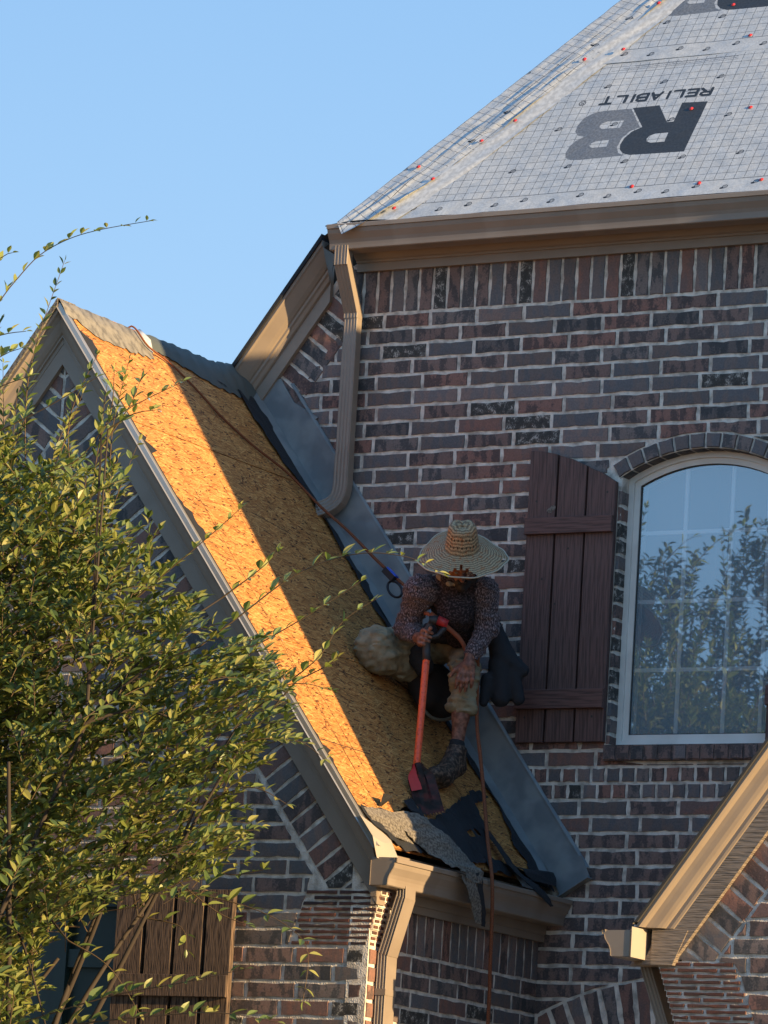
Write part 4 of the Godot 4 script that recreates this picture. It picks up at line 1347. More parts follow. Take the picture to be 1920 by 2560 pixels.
func window_and_shutters() -> void:
	var b := Vector3(1.872, WIN_B, -0.1)
	var w := thing("arched_window", "arched white vinyl window with muntins reflecting sky and tree", "window", b)
	var RO := Transform3D(Basis.IDENTITY, -b)
	var a0 := acos(0.417 / WIN_R)
	var loop := func(inset: float) -> PackedVector2Array:
		var half := 0.417 - inset
		var rr := WIN_R - inset
		var al := acos(half / rr)
		var out := PackedVector2Array([Vector2(WIN_C.x - half, WIN_B + inset), Vector2(WIN_C.x + half, WIN_B + inset)])
		out.append_array(arc_points(WIN_C, rr, al, PI - al, 28))
		return out
	var ringm := func(i0: float, i1: float, z0: float, z1: float) -> ArrayMesh:
		var st := st_new()
		var A: PackedVector2Array = loop.call(i0)
		var B: PackedVector2Array = loop.call(i1)
		for i in A.size():
			var j := (i + 1) % A.size()
			quad(st, Vector3(A[i].x, A[i].y, z1), Vector3(A[j].x, A[j].y, z1), Vector3(B[j].x, B[j].y, z1), Vector3(B[i].x, B[i].y, z1))
			quad(st, Vector3(B[i].x, B[i].y, z1), Vector3(B[j].x, B[j].y, z1), Vector3(B[j].x, B[j].y, z0), Vector3(B[i].x, B[i].y, z0))
			quad(st, Vector3(A[i].x, A[i].y, z0), Vector3(A[j].x, A[j].y, z0), Vector3(A[j].x, A[j].y, z1), Vector3(A[i].x, A[i].y, z1))
		return done(st)
	put("frame", ringm.call(0.002, 0.030, -0.16, -0.070), M.vinyl, w, RO)
	put("sash", ringm.call(0.0295, 0.058, -0.16, -0.082), M.vinyl, w, RO)
	put("gasket", ringm.call(0.0575, 0.062, -0.12, -0.088), M.dark, w, RO)
	var st := st_new()
	var G: PackedVector2Array = loop.call(0.058)
	var ix := Geometry2D.triangulate_polygon(G)
	for k in ix:
		st.add_vertex(Vector3(G[k].x, G[k].y, -0.096))
	put("pane", done(st), M.glass, w, RO)
	for x in [1.742, 1.978, 2.165]:
		st = st_new()
		box(st, Vector3(x - 0.009, WIN_B + 0.05, -0.112), Vector3(x + 0.009, minf(-0.80, WIN_C.y + sqrt(0.752 * 0.752 - pow(x - WIN_C.x, 2))), -0.104), RO)
		put("muntin", done(st), M.grille, w)
	for y in [-1.105, -1.428, -1.748]:
		st = st_new()
		box(st, Vector3(WIN_L + 0.05, y - 0.009, -0.1115), Vector3(WIN_RT - 0.05, y + 0.009, -0.1045), RO)
		put("muntin", done(st), M.grille, w)
	st = st_new()
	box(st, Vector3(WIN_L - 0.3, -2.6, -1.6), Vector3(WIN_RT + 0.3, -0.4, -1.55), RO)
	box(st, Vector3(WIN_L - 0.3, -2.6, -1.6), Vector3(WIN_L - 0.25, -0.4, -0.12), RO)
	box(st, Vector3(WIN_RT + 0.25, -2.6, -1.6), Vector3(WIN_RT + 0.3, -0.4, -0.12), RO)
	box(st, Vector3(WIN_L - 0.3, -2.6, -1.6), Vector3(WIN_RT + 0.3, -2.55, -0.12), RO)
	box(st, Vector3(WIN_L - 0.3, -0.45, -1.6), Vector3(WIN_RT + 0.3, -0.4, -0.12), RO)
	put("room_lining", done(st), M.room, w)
	st = st_new()
	box(st, Vector3(WIN_L - 0.012, WIN_B - 0.004, -0.09), Vector3(WIN_RT + 0.012, WIN_B + 0.008, -0.052), RO)
	put("sill_nose", done(st), M.vinyl, w)
	# board and batten shutters, the left one whole in the picture, the right one just showing
	for sd in 2:
		var flip := sd == 1
		var ox := 0.0 if not flip else 2.0 * WIN_C.x + 0.0
		var X := func(v: float) -> float: return v if not flip else 3.70 - v
		var sh := thing("board_shutter", "dark reddish brown board and batten shutter left of the arched window" if not flip else "sliver of dark reddish brown shutter at the right picture edge beside the arched window", "shutter", Vector3(X.call(1.21), -2.1, 0.02), "board shutters of the arched window")
		var SO := Transform3D(Basis.IDENTITY, -Vector3(X.call(1.21), -2.1, 0.02))
		var tops := [[0.985, 1.128, -0.716, -0.740], [1.139, 1.284, -0.746, -0.800], [1.294, 1.440, -0.806, -0.882]]
		for t in tops:
			st = st_new()
			var p := PackedVector2Array([Vector2(X.call(t[0]), -2.097), Vector2(X.call(t[1]), -2.097), Vector2(X.call(t[1]), t[3]), Vector2(X.call(lerpf(t[0], t[1], 0.5)), lerpf(t[2], t[3], 0.45) + 0.004), Vector2(X.call(t[0]), t[2])])
			if flip:
				p.reverse()
			prism(st, p, SO, 0.004, 0.032, 0.002)
			put("board", done(st), M.shutter, sh)
		for y in [[-1.120, -1.042], [-1.943, -1.853]]:
			st = st_new()
			cbox(st, Vector3(minf(X.call(0.983), X.call(1.440)), y[0], 0.0322), Vector3(maxf(X.call(0.983), X.call(1.440)), y[1], 0.055), 0.002, SO)
			put("batten", done(st), M.batten, sh)
		for k in [[1.03, -0.96], [1.40, -0.93], [1.21, -1.19], [1.155, -1.45], [1.08, -1.33], [1.03, -1.98], [1.38, -1.98]]:
			st = st_new()
			var ring := PackedVector3Array()
			for q in 10:
				ring.append(Vector3(X.call(k[0]) + cos(q * TAU / 10) * 0.005, k[1] + sin(q * TAU / 10) * 0.006, 0.0332))
			cap(st, ring)
			put("knot", done(st), M.dark, sh, SO)
		if not flip:
			st = st_new()
			var kr := PackedVector3Array()
			for q in 12:
				kr.append(Vector3(1.112 + cos(q * TAU / 12) * 0.022 * (1.0 - 0.3 * sin(q * 2.0)), -1.000 + sin(q * TAU / 12) * 0.016 + cos(q * TAU / 12) * 0.010, 0.0333))
			cap(st, kr)
			put("bare_knot", done(st), M.shingle, sh, SO)
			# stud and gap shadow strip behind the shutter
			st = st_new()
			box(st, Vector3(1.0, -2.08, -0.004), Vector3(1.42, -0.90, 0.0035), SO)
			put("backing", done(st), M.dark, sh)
	# window of the wing with its cedar shutter
	b = Vector3(-0.35, -4.8, 1.5)
	w = thing("wing_window", "dark green window half hidden behind the leaves at lower left", "window", b)
	RO = Transform3D(Basis.IDENTITY, -b)
	st = st_new()
	box(st, Vector3(-1.2, -4.8, 1.44), Vector3(-0.12, -2.97, 1.452), RO)
	put("pane", done(st), M.teal, w)
	st = st_new()
	box(st, Vector3(-1.2, -4.8, 1.452), Vector3(-1.15, -2.97, 1.50), RO)
	box(st, Vector3(-0.50, -4.8, 1.452), Vector3(-0.44, -2.97, 1.49), RO)
	box(st, Vector3(-1.15, -3.03, 1.452), Vector3(-0.12, -2.97, 1.498), RO)
	box(st, Vector3(-0.44, -3.30, 1.4525), Vector3(-0.12, -3.22, 1.48), RO)
	put("frame", done(st), M.teal, w)
	b = Vector3(0.19, -4.6, 1.56)
	var cs := thing("cedar_shutter", "weathered cedar board shutter at lower left with one wide batten and sunlit edge", "shutter", b)
	var CO := Transform3D(Basis.IDENTITY, -b)
	for t in [[-0.115, 0.026], [0.046, 0.181], [0.199, 0.337], [0.356, 0.488]]:
		st = st_new()
		cbox(st, Vector3(t[0], -4.6, 1.572), Vector3(t[1], -2.962, 1.600), 0.002, CO)
		put("board", done(st), M.cedar, cs)
	st = st_new()
	cbox(st, Vector3(-0.117, -3.433, 1.6005), Vector3(0.491, -3.337, 1.622), 0.002, CO)
	put("batten", done(st), M.cedar, cs)
	st = st_new()
	cbox(st, Vector3(-0.117, -4.40, 1.6005), Vector3(0.491, -4.30, 1.622), 0.002, CO)
	put("batten", done(st), M.cedar, cs)
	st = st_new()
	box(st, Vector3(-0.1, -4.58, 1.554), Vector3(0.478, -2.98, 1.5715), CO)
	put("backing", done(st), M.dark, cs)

func flashing() -> void:
	var b := Vector3(0.45, -1.5, 0.02)
	var f := thing("wall_flashing", "wide blue-grey metal flashing stepping down the brick wall above the stripped roof", "flashing", b)
	var RO := Transform3D(Basis.IDENTITY, -b)
	# follows the roof: h is the height above the deck, measured along the wall
	var low := func(x: float) -> float: return RY - T * (x - RX) + 0.045
	for seg in [[-0.575, -0.36, 0.335], [-0.372, 0.46, 0.29], [0.45, 1.225, 0.285]]:
		var st := st_new()
		var x0: float = seg[0]
		var x1: float = seg[1]
		var top: float = seg[2]
		var zf := 0.012 if seg[0] < -0.5 else (0.016 if seg[0] < 0 else 0.013)
		var p: PackedVector2Array
		var nn := Vector2(SN, CS) * top * CS      # upper edge lies square off the slope
		var a := Vector2(x0, low.call(x0))
		var c := Vector2(x1, low.call(x1))
		if seg[0] < -0.5:
			p = PackedVector2Array([a, c, c + nn * 0.97, Vector2(-0.345, -0.415), Vector2(-0.43, -0.292), Vector2(-0.475, -0.30)])
		else:
			p = PackedVector2Array([a, c, c + nn, a + nn])
		prism(st, p, RO, 0.004, zf, 0.0)
		put("flashing_sheet", done(st), M.flashing, f)
		st = st_new()
		var q := PackedVector3Array([Vector3(a.x, a.y, zf), Vector3(c.x, c.y, zf), on_roof(c.x - 0.012, 0.07, 0.012), on_roof(a.x - 0.012, 0.07, 0.012)])
		quad(st, q[0], q[1], q[2], q[3])
		put("roof_leg", done(st), M.flashing, f, RO)
	# boxed foot over the gutter
	var st := st_new()
	prism(st, PackedVector2Array([Vector2(1.175, -2.66), Vector2(1.262, -2.808), Vector2(1.408, -2.722), Vector2(1.36, -2.62)]), RO, 0.0165, 0.022)
	box(st, Vector3(-0.002, -0.172, 0.0), Vector3(0.004, 0.0, 0.05), RO * Transform3D(Basis(Vector3.FORWARD, 0.0) * Basis(Vector3(0, 0, 1), -1.03), Vector3(1.408, -2.722, 0.0)))
	put("foot", done(st), M.flashing, f)
	st = st_new(true)
	var rows := []
	var nz := noise(2.0, 91, 3)
	for i in 90:
		var x := lerpf(-0.5, 1.40, i / 89.0)
		var y: float = low.call(x)
		var nn := Vector2(SN, CS) * 0.287 * CS
		var k := 0.006 + 0.006 * absf(nz.get_noise_1d(x * 12.0))
		var q := Vector2(x, y) + nn
		if q.x > 1.40:
			continue
		rows.append(PackedVector3Array([Vector3(q.x - SN * k, q.y - CS * k, 0.0172), Vector3(q.x, q.y, 0.019), Vector3(q.x + SN * k, q.y + CS * k, 0.004)]))
	strip(st, rows)
	put("sealant", done(st), M.flashing, f, RO)

func sheet(rows_in: Array, m: Material, parent: Node, called: String, RO: Transform3D, crinkle := 0.004, sub := 5, sd := 7) -> void:
	# a bent sheet through rows of points, subdivided and crinkled
	var nz := noise(1.0, sd, 3)
	var fine := []
	for row: Array in rows_in:
		fine.append(curve(row, 0.02) if false else even(row, 3 * (row.size() - 1) + 1))
	var rows := []
	for i in fine.size() - 1:
		for k in sub:
			var t := float(k) / sub
			var ring := PackedVector3Array()
			for j in fine[i].size():
				var p0: Vector3 = fine[maxi(i - 1, 0)][j]
				var p1: Vector3 = fine[i][j]
				var p2: Vector3 = fine[i + 1][j]
				var p3: Vector3 = fine[mini(i + 2, fine.size() - 1)][j]
				var p := p1.cubic_interpolate(p2, p0, p3, t)
				var d := nz.get_noise_3dv(p * 22.0)
				if j == 0 or j == fine[i].size() - 1:
					p += Vector3(0.1, -0.2, 1.0) * nz.get_noise_3dv(p * 90.0) * 0.012
				ring.append(p + Vector3(0.75, 0.45, 0.3) * (d * crinkle + 0.35 * crinkle * nz.get_noise_3dv(p * 70.0)))
			rows.append(ring)
	var last := PackedVector3Array()
	for p: Vector3 in fine[-1]:
		last.append(p)
	rows.append(last)
	var st := st_new(true)
	strip(st, rows)
	var back := []
	for r: PackedVector3Array in rows:
		var q := PackedVector3Array()
		for p in r:
			q.append(p - Vector3(SN, CS, 0.1) * 0.0022)
		back.append(q)
	strip(st, back)
	put(called, done(st), m, parent, RO)

func even(row: Array, n: int) -> Array:
	var out := []
	for i in n:
		var f := float(i) / (n - 1) * (row.size() - 1)
		var k := mini(int(f), row.size() - 2)
		out.append((row[k] as Vector3).lerp(row[k + 1], f - k))
	return out

func felt_patch(called: String, label: String, pts: PackedVector2Array, lift: float, holes := []) -> void:     # torn felt lying on the deck; points are (x, z)
	var c := Vector2.ZERO
	for p in pts:
		c += p
	c /= pts.size()
	var b := on_roof(c.x, c.y)
	var f := thing(called, label, "roofing felt", b)
	var rag := PackedVector2Array()
	for i in pts.size():
		var a := pts[i]
		var d := pts[(i + 1) % pts.size()]
		var n := maxi(1, int(a.distance_to(d) / 0.022))
		for k in n:
			rag.append(a.lerp(d, float(k) / n) + Vector2(rng.randf_range(-0.006, 0.006), rng.randf_range(-0.008, 0.008)))
	# lay it as a fine grid clipped by the torn outline so that it can ripple
	var nz := noise(1.0, 300 + taken.size(), 3)
	var st := st_new(true)
	var lo := rag[0]
	var hi := rag[0]
	for p in rag:
		lo = lo.min(p); hi = hi.max(p)
	var stp := 0.045
	var x := lo.x
	while x < hi.x:
		var z := lo.y
		while z < hi.y:
			var cell := [rect(x, z, x + stp, z + stp)]
			for q in cell:
				for g in Geometry2D.intersect_polygons(q, rag):
					var parts := [g]
					for h: PackedVector2Array in holes:
						var nx := []
						for w in parts:
							nx.append_array(Geometry2D.clip_polygons(w, h))
						parts = nx
					for w: PackedVector2Array in parts:
						for k in Geometry2D.triangulate_polygon(w):
							var hgt := lift * (0.55 + 0.9 * nz.get_noise_2d(w[k].x * 7.0, w[k].y * 7.0)) + 0.004
							st.add_vertex(on_roof(w[k].x, w[k].y, maxf(0.003, hgt)) - b)
			z += stp
		x += stp
	put("sheet", done(st), M.black_felt, f, Transform3D(Basis.IDENTITY, Vector3.ZERO).translated(Vector3(0, 0, 0.00001)))

func debris() -> void:
	felt_patch("torn_felt", "long ragged strip of black felt left along the foot of the wall flashing", PackedVector2Array([Vector2(-0.56, 0.40), Vector2(-0.548, 0.21), Vector2(-0.43, 0.20), Vector2(-0.36, 0.20), Vector2(-0.29, 0.165), Vector2(-0.20, 0.115), Vector2(0.0, 0.11), Vector2(0.2, 0.12), Vector2(0.38, 0.16), Vector2(0.48, 0.11), Vector2(0.62, 0.10), Vector2(0.8, 0.13), Vector2(0.95, 0.09), Vector2(1.03, 0.13), Vector2(1.09, 0.20), Vector2(1.14, 0.13), Vector2(1.20, 0.27), Vector2(1.225, 0.26), Vector2(1.225, 0.012), Vector2(-0.56, 0.012)]), 0.016)
	felt_patch("torn_felt", "torn flap of black felt with two holes, below the boot and above the gutter", PackedVector2Array([Vector2(1.085, 1.03), Vector2(1.05, 0.84), Vector2(0.985, 0.60), Vector2(0.94, 0.40), Vector2(0.905, 0.30), Vector2(0.90, 0.20), Vector2(0.917, 0.16), Vector2(0.935, 0.23), Vector2(0.965, 0.36), Vector2(1.03, 0.41), Vector2(1.10, 0.47), Vector2(1.165, 0.54), Vector2(1.19, 0.66), Vector2(1.20, 0.80), Vector2(1.205, 0.95), Vector2(1.19, 1.08), Vector2(1.11, 1.10)]), 0.022, [PackedVector2Array([Vector2(1.07, 0.585), Vector2(1.085, 0.645), Vector2(1.10, 0.63), Vector2(1.095, 0.58)]), PackedVector2Array([Vector2(1.06, 0.52), Vector2(1.07, 0.565), Vector2(1.09, 0.56), Vector2(1.085, 0.50)])])
	felt_patch("torn_felt", "crumpled black felt scrap under the curled shingle at the front of the eave", PackedVector2Array([Vector2(1.085, 1.60), Vector2(1.082, 1.42), Vector2(1.09, 1.25), Vector2(1.09, 1.08), Vector2(1.20, 1.08), Vector2(1.215, 1.30), Vector2(1.20, 1.45), Vector2(1.15, 1.58)]), 0.020)
	felt_patch("torn_felt", "small jagged black felt scrap lying beside the tip of the shovel blade", PackedVector2Array([Vector2(1.03, 1.12), Vector2(1.005, 1.04), Vector2(1.045, 1.02), Vector2(1.03, 0.97), Vector2(1.08, 0.99), Vector2(1.13, 1.02), Vector2(1.12, 1.12), Vector2(1.075, 1.10)]), 0.030)
	felt_patch("torn_felt", "narrow torn strip of black felt along the gutter's upper edge behind the rope", PackedVector2Array([Vector2(1.165, 0.62), Vector2(1.15, 0.52), Vector2(1.17, 0.44), Vector2(1.16, 0.36), Vector2(1.185, 0.28), Vector2(1.21, 0.30), Vector2(1.21, 0.62)]), 0.020)
	# black tongue curling up from the eave near the rope
	var b := Vector3(1.2, -2.75, 0.4)
	var f := thing("felt_tongue", "narrow black felt tongue hanging over the gutter lip right of the rope", "roofing felt", b)
	sheet([[on_roof(1.02, 0.40, 0.012), on_roof(1.02, 0.43, 0.014)], [on_roof(1.12, 0.40, 0.035), on_roof(1.11, 0.47, 0.035)], [Vector3(1.235, -2.74, 0.37), Vector3(1.24, -2.73, 0.47)], [Vector3(1.31, -2.80, 0.30), Vector3(1.315, -2.81, 0.40)], [Vector3(1.335, -2.875, 0.22), Vector3(1.335, -2.88, 0.25)]], M.black_felt, f, "sheet", Transform3D(Basis.IDENTITY, -b), 0.006, 5, 21)
	sheet([[on_roof(1.17, 0.34, 0.01), on_roof(1.17, 0.08, 0.01)], [on_roof(1.20, 0.36, 0.05), on_roof(1.19, 0.06, 0.06)], [Vector3(1.27, -2.77, 0.33), Vector3(1.27, -2.77, 0.08)]], M.black_felt, f, "fold", Transform3D(Basis.IDENTITY, -b), 0.012, 5, 22)
	# the big curled shingle strip hanging over the gutter
	b = Vector3(1.25, -2.8, 1.1)
	f = thing("hanging_shingle", "curled grey shingle strip torn loose and hanging over the wing gutter", "shingle", b)
	sheet([[on_roof(1.095, 1.38, 0.03), on_roof(1.085, 1.22, 0.055), on_roof(1.090, 1.08, 0.045)], [on_roof(1.15, 1.36, 0.035), on_roof(1.13, 1.18, 0.075), on_roof(1.125, 1.03, 0.05)], [on_roof(1.20, 1.26, 0.03), on_roof(1.18, 1.10, 0.085), on_roof(1.17, 0.93, 0.05)], [Vector3(1.29, -2.79, 1.19), Vector3(1.295, -2.775, 1.06), Vector3(1.27, -2.755, 0.90)], [Vector3(1.345, -2.82, 1.12), Vector3(1.35, -2.81, 1.02), Vector3(1.33, -2.80, 0.90)], [Vector3(1.355, -2.865, 1.085), Vector3(1.36, -2.86, 1.01), Vector3(1.345, -2.855, 0.92)]], M.shingle, f, "sheet", Transform3D(Basis.IDENTITY, -b), 0.022, 6, 31)
	sheet([[Vector3(1.348, -2.835, 1.13), Vector3(1.352, -2.83, 1.03)], [Vector3(1.36, -2.90, 1.075), Vector3(1.362, -2.895, 0.985)], [Vector3(1.345, -2.97, 1.00), Vector3(1.348, -2.96, 0.925)], [Vector3(1.335, -3.03, 0.945), Vector3(1.337, -3.03, 0.89)]], M.shingle, f, "drooping_end", Transform3D(Basis.IDENTITY, -b), 0.005, 6, 32)
	sheet([[Vector3(1.350, -2.815, 0.99), Vector3(1.33, -2.80, 0.90)], [Vector3(1.352, -2.90, 0.965), Vector3(1.34, -2.88, 0.90)], [Vector3(1.338, -2.98, 0.90), Vector3(1.334, -2.97, 0.855)], [Vector3(1.328, -3.035, 0.875), Vector3(1.328, -3.035, 0.84)]], M.black_felt, f, "felt_backing", Transform3D(Basis.IDENTITY, -b), 0.005, 6, 33)
	b = Vector3(1.12, -2.62, 1.3)
	f = thing("shingle_scrap", "dark torn shingle scrap with an upright spiky corner on the sunlit deck edge", "shingle", b)
	sheet([[on_roof(1.065, 1.395, 0.004), on_roof(1.062, 1.36, 0.004)], [on_roof(1.062, 1.40, 0.03), on_roof(1.06, 1.35, 0.035)], [on_roof(1.05, 1.41, 0.06), on_roof(1.052, 1.33, 0.062)]], M.black_felt, f, "spike", Transform3D(Basis.IDENTITY, -b), 0.012, 4, 41)
	sheet([[on_roof(1.09, 1.58, 0.012), on_roof(1.09, 1.40, 0.03), on_roof(1.10, 1.22, 0.03)], [on_roof(1.12, 1.58, 0.02), on_roof(1.13, 1.42, 0.045), on_roof(1.135, 1.26, 0.03)], [on_roof(1.16, 1.56, 0.01), on_roof(1.18, 1.40, 0.02), on_roof(1.19, 1.28, 0.015)]], M.shingle, f, "sheet", Transform3D(Basis.IDENTITY, -b), 0.014, 5, 42)
	sheet([[on_roof(1.07, 1.24, 0.01), on_roof(1.07, 1.14, 0.01)], [on_roof(1.075, 1.25, 0.05), on_roof(1.07, 1.12, 0.05)], [on_roof(1.09, 1.23, 0.06), on_roof(1.09, 1.13, 0.055)]], M.black_felt, f, "curl", Transform3D(Basis.IDENTITY, -b), 0.012, 4, 43)
	# pale plastic scrap in the gutter
	b = Vector3(1.24, -2.79, 0.28)
	f = thing("plastic_scrap", "small pale blue-white plastic scrap lying at the eave under the felt", "scrap", b)
	sheet([[on_roof(1.19, 0.36, 0.006), on_roof(1.185, 0.20, 0.006)], [Vector3(1.235, -2.80, 0.34), Vector3(1.235, -2.80, 0.16)]], M.felt_plain, f, "sheet", Transform3D(Basis.IDENTITY, -b), 0.004, 3, 51)
	# ropes
	b = on_roof(-0.2, 0.5)
	f = thing("safety_rope", "orange-brown safety rope running from the ridge down to the rope grab", "rope", b)
	var st := st_new(true)
	tube(st, curve([Vector3(-0.70, -0.335, 1.04), Vector3(-0.648, -0.245, 1.02), on_roof(-0.585, 0.985, 0.022), on_roof(-0.557, 0.83, 0.012), on_roof(-0.487, 0.702, 0.010), on_roof(-0.393, 0.587, 0.010), on_roof(-0.311, 0.423, 0.012), on_roof(-0.225, 0.255, 0.03), Vector3(-0.06, -0.965, 0.19), Vector3(0.12, -1.10, 0.21), Vector3(0.30, -1.245, 0.25), Vector3(0.44, -1.345, 0.30), Vector3(0.57, -1.43, 0.35), Vector3(0.70, -1.52, 0.40)], 0.02), 0.0042, 0.0088, 7)
	put("rope", done(st), M.rope, f, Transform3D(Basis.IDENTITY, -b))
	b = Vector3(1.175, -2.44, 0.638)
	f = thing("hanging_rope", "orange-brown rope hanging from the roofer's waist over the gutter to the ground", "rope", b)
	st = st_new(true)
	tube(st, curve([Vector3(0.99, -1.70, 0.46), Vector3(1.005, -1.81, 0.46), Vector3(1.012, -2.06, 0.452), Vector3(1.09, -2.24, 0.54), Vector3(1.175, -2.44, 0.638), Vector3(1.262, -2.645, 0.742), Vector3(1.345, -2.832, 0.832), Vector3(1.348, -3.03, 0.818), Vector3(1.346, -3.23, 0.806), Vector3(1.345, -3.46, 0.796), Vector3(1.35, -5.0, 0.79), Vector3(1.36, -6.40, 0.80)], 0.025), 0.0088, 0.0088, 7)
	put("rope", done(st), M.rope, f, Transform3D(Basis.IDENTITY, -b))
	b = Vector3(0.45, -1.36, 0.32)
	f = thing("rope_grab", "black and blue rope grab clipped on the safety rope beside the roofer's shoulder", "rope grab", b)
	var d := (Vector3(0.535, -1.41, 0.35) - Vector3(0.375, -1.29, 0.28)).normalized()
	var yv := Vector3(-0.55, -0.82, 0.1)
	yv = (yv - d * yv.dot(d)).normalized()
	var X := Transform3D(Basis(d, yv, d.cross(yv)), Vector3.ZERO)
	st = st_new()
	cbox(st, Vector3(-0.085, -0.014, -0.012), Vector3(0.01, 0.016, 0.012), 0.003, X)
	put("body", done(st), mat(0.02, 0.02, 0.024, 0.35), f, X * X.affine_inverse())
	st = st_new()
	cbox(st, Vector3(-0.075, -0.022, -0.010), Vector3(0.012, -0.0142, 0.0135), 0.002, X)
	put("blue_latch", done(st), mat(0.03, 0.12, 0.62, 0.3), f)
	st = st_new(true)
	var loop := []
	for i in 21:
		var a := TAU * i / 20.0
		loop.append(X * Vector3(0.055 + cos(a) * 0.062, 0.030 + sin(a) * 0.030, 0))
	tube(st, PackedVector3Array(loop), 0.0062, 0.0062, 7, false)
	put("carabiner", done(st), mat(0.03, 0.03, 0.035, 0.3, 0.6), f)

# ---------------------------------------------------------------- the roofer
func blob(prims: Array, h: float, k: float, fold := 0.0, ffreq := 20.0, stretch := Vector3.ONE) -> ArrayMesh:
	# prims: [a, b, radius a, radius b] tapered capsules joined by a smooth minimum, meshed as surface nets
	var lo := Vector3.ONE * 1e9
	var hi := -lo
	for p in prims:
		var r: float = maxf(p[2], p[3]) + 3.0 * h
		lo = lo.min((p[0] as Vector3) - Vector3.ONE * r).min((p[1] as Vector3) - Vector3.ONE * r)
		hi = hi.max((p[0] as Vector3) + Vector3.ONE * r).max((p[1] as Vector3) + Vector3.ONE * r)
	var nx := int((hi.x - lo.x) / h) + 2
	var ny := int((hi.y - lo.y) / h) + 2
	var nzz := int((hi.z - lo.z) / h) + 2
	var f := PackedFloat32Array()
	f.resize(nx * ny * nzz)
	f.fill(9.0)
	for p in prims:
		var a: Vector3 = p[0]
		var b: Vector3 = p[1]
		var ra: float = p[2]
		var rb: float = p[3]
		var m := maxf(ra, rb) + k + 2.0 * h
		var l := (a.min(b) - Vector3.ONE * m - lo) / h
		var u := (a.max(b) + Vector3.ONE * m - lo) / h
		var ab := b - a
		var den := maxf(ab.length_squared(), 1e-9)
		for z in range(maxi(0, int(l.z)), mini(nzz, int(u.z) + 1)):
			for y in range(maxi(0, int(l.y)), mini(ny, int(u.y) + 1)):
				var row := (z * ny + y) * nx
				for x in range(maxi(0, int(l.x)), mini(nx, int(u.x) + 1)):
					var q := lo + Vector3(x, y, z) * h
					var t := clampf((q - a).dot(ab) / den, 0.0, 1.0)
					var d := q.distance_to(a + ab * t) - lerpf(ra, rb, t)
					var c := f[row + x]
					if c < 8.0:
						var e := maxf(k - absf(c - d), 0.0) / k
						d = minf(c, d) - e * e * k * 0.25
					f[row + x] = d
	if fold > 0.0:
		var nf := noise(1.0, 77, 3)
		for z in nzz:
			for y in ny:
				var row := (z * ny + y) * nx
				for x in nx:
					if absf(f[row + x]) < 0.06:
						var q := (lo + Vector3(x, y, z) * h) * stretch * ffreq
						f[row + x] += fold * (0.55 - 1.6 * absf(nf.get_noise_3dv(q)))
	var st := st_new(true)
	var idx := {}
	var count := 0
	var off := [0, 1, nx, nx + 1, nx * ny, nx * ny + 1, nx * ny + nx, nx * ny + nx + 1]
	var edges := [[0, 1], [2, 3], [4, 5], [6, 7], [0, 2], [1, 3], [4, 6], [5, 7], [0, 4], [1, 5], [2, 6], [3, 7]]
	for z in nzz - 1:
		for y in ny - 1:
			var row := (z * ny + y) * nx
			for x in nx - 1:
				var i := row + x
				var s := f[i] < 0.0
				if f[i] > 3.0 * h and f[i] < 8.5:
					continue
				var same := true
				for o in off:
					if (f[i + o] < 0.0) != s:
						same = false
						break
				if same:
					continue
				var sum := Vector3.ZERO
				var n := 0
				for e in edges:
					var fa := f[i + off[e[0]]]
					var fb := f[i + off[e[1]]]
					if (fa < 0.0) != (fb < 0.0):
						var t := fa / (fa - fb)
						var pa := Vector3(e[0] & 1, (e[0] >> 1) & 1, (e[0] >> 2) & 1)
						var pb := Vector3(e[1] & 1, (e[1] >> 1) & 1, (e[1] >> 2) & 1)
						sum += pa.lerp(pb, t)
						n += 1
				st.add_vertex(lo + (Vector3(x, y, z) + sum / n) * h)
				idx[i] = count
				count += 1
	var dirs := [1, nx, nx * ny]
	for i: int in idx:
		var s := f[i] < 0.0
		for d in 3:
			var j: int = i + dirs[d]
			if (f[j] < 0.0) == s:
				continue
			var u: int = dirs[(d + 1) % 3]
			var v: int = dirs[(d + 2) % 3]
			if not (idx.has(i - u) and idx.has(i - v) and idx.has(i - u - v)):
				continue
			var q := [idx[i], idx[i - u], idx[i - u - v], idx[i - v]]
			for k2 in ([0, 1, 2, 0, 2, 3] if not s else [0, 2, 1, 0, 3, 2]):
				st.add_index(q[k2])
	return done(st)

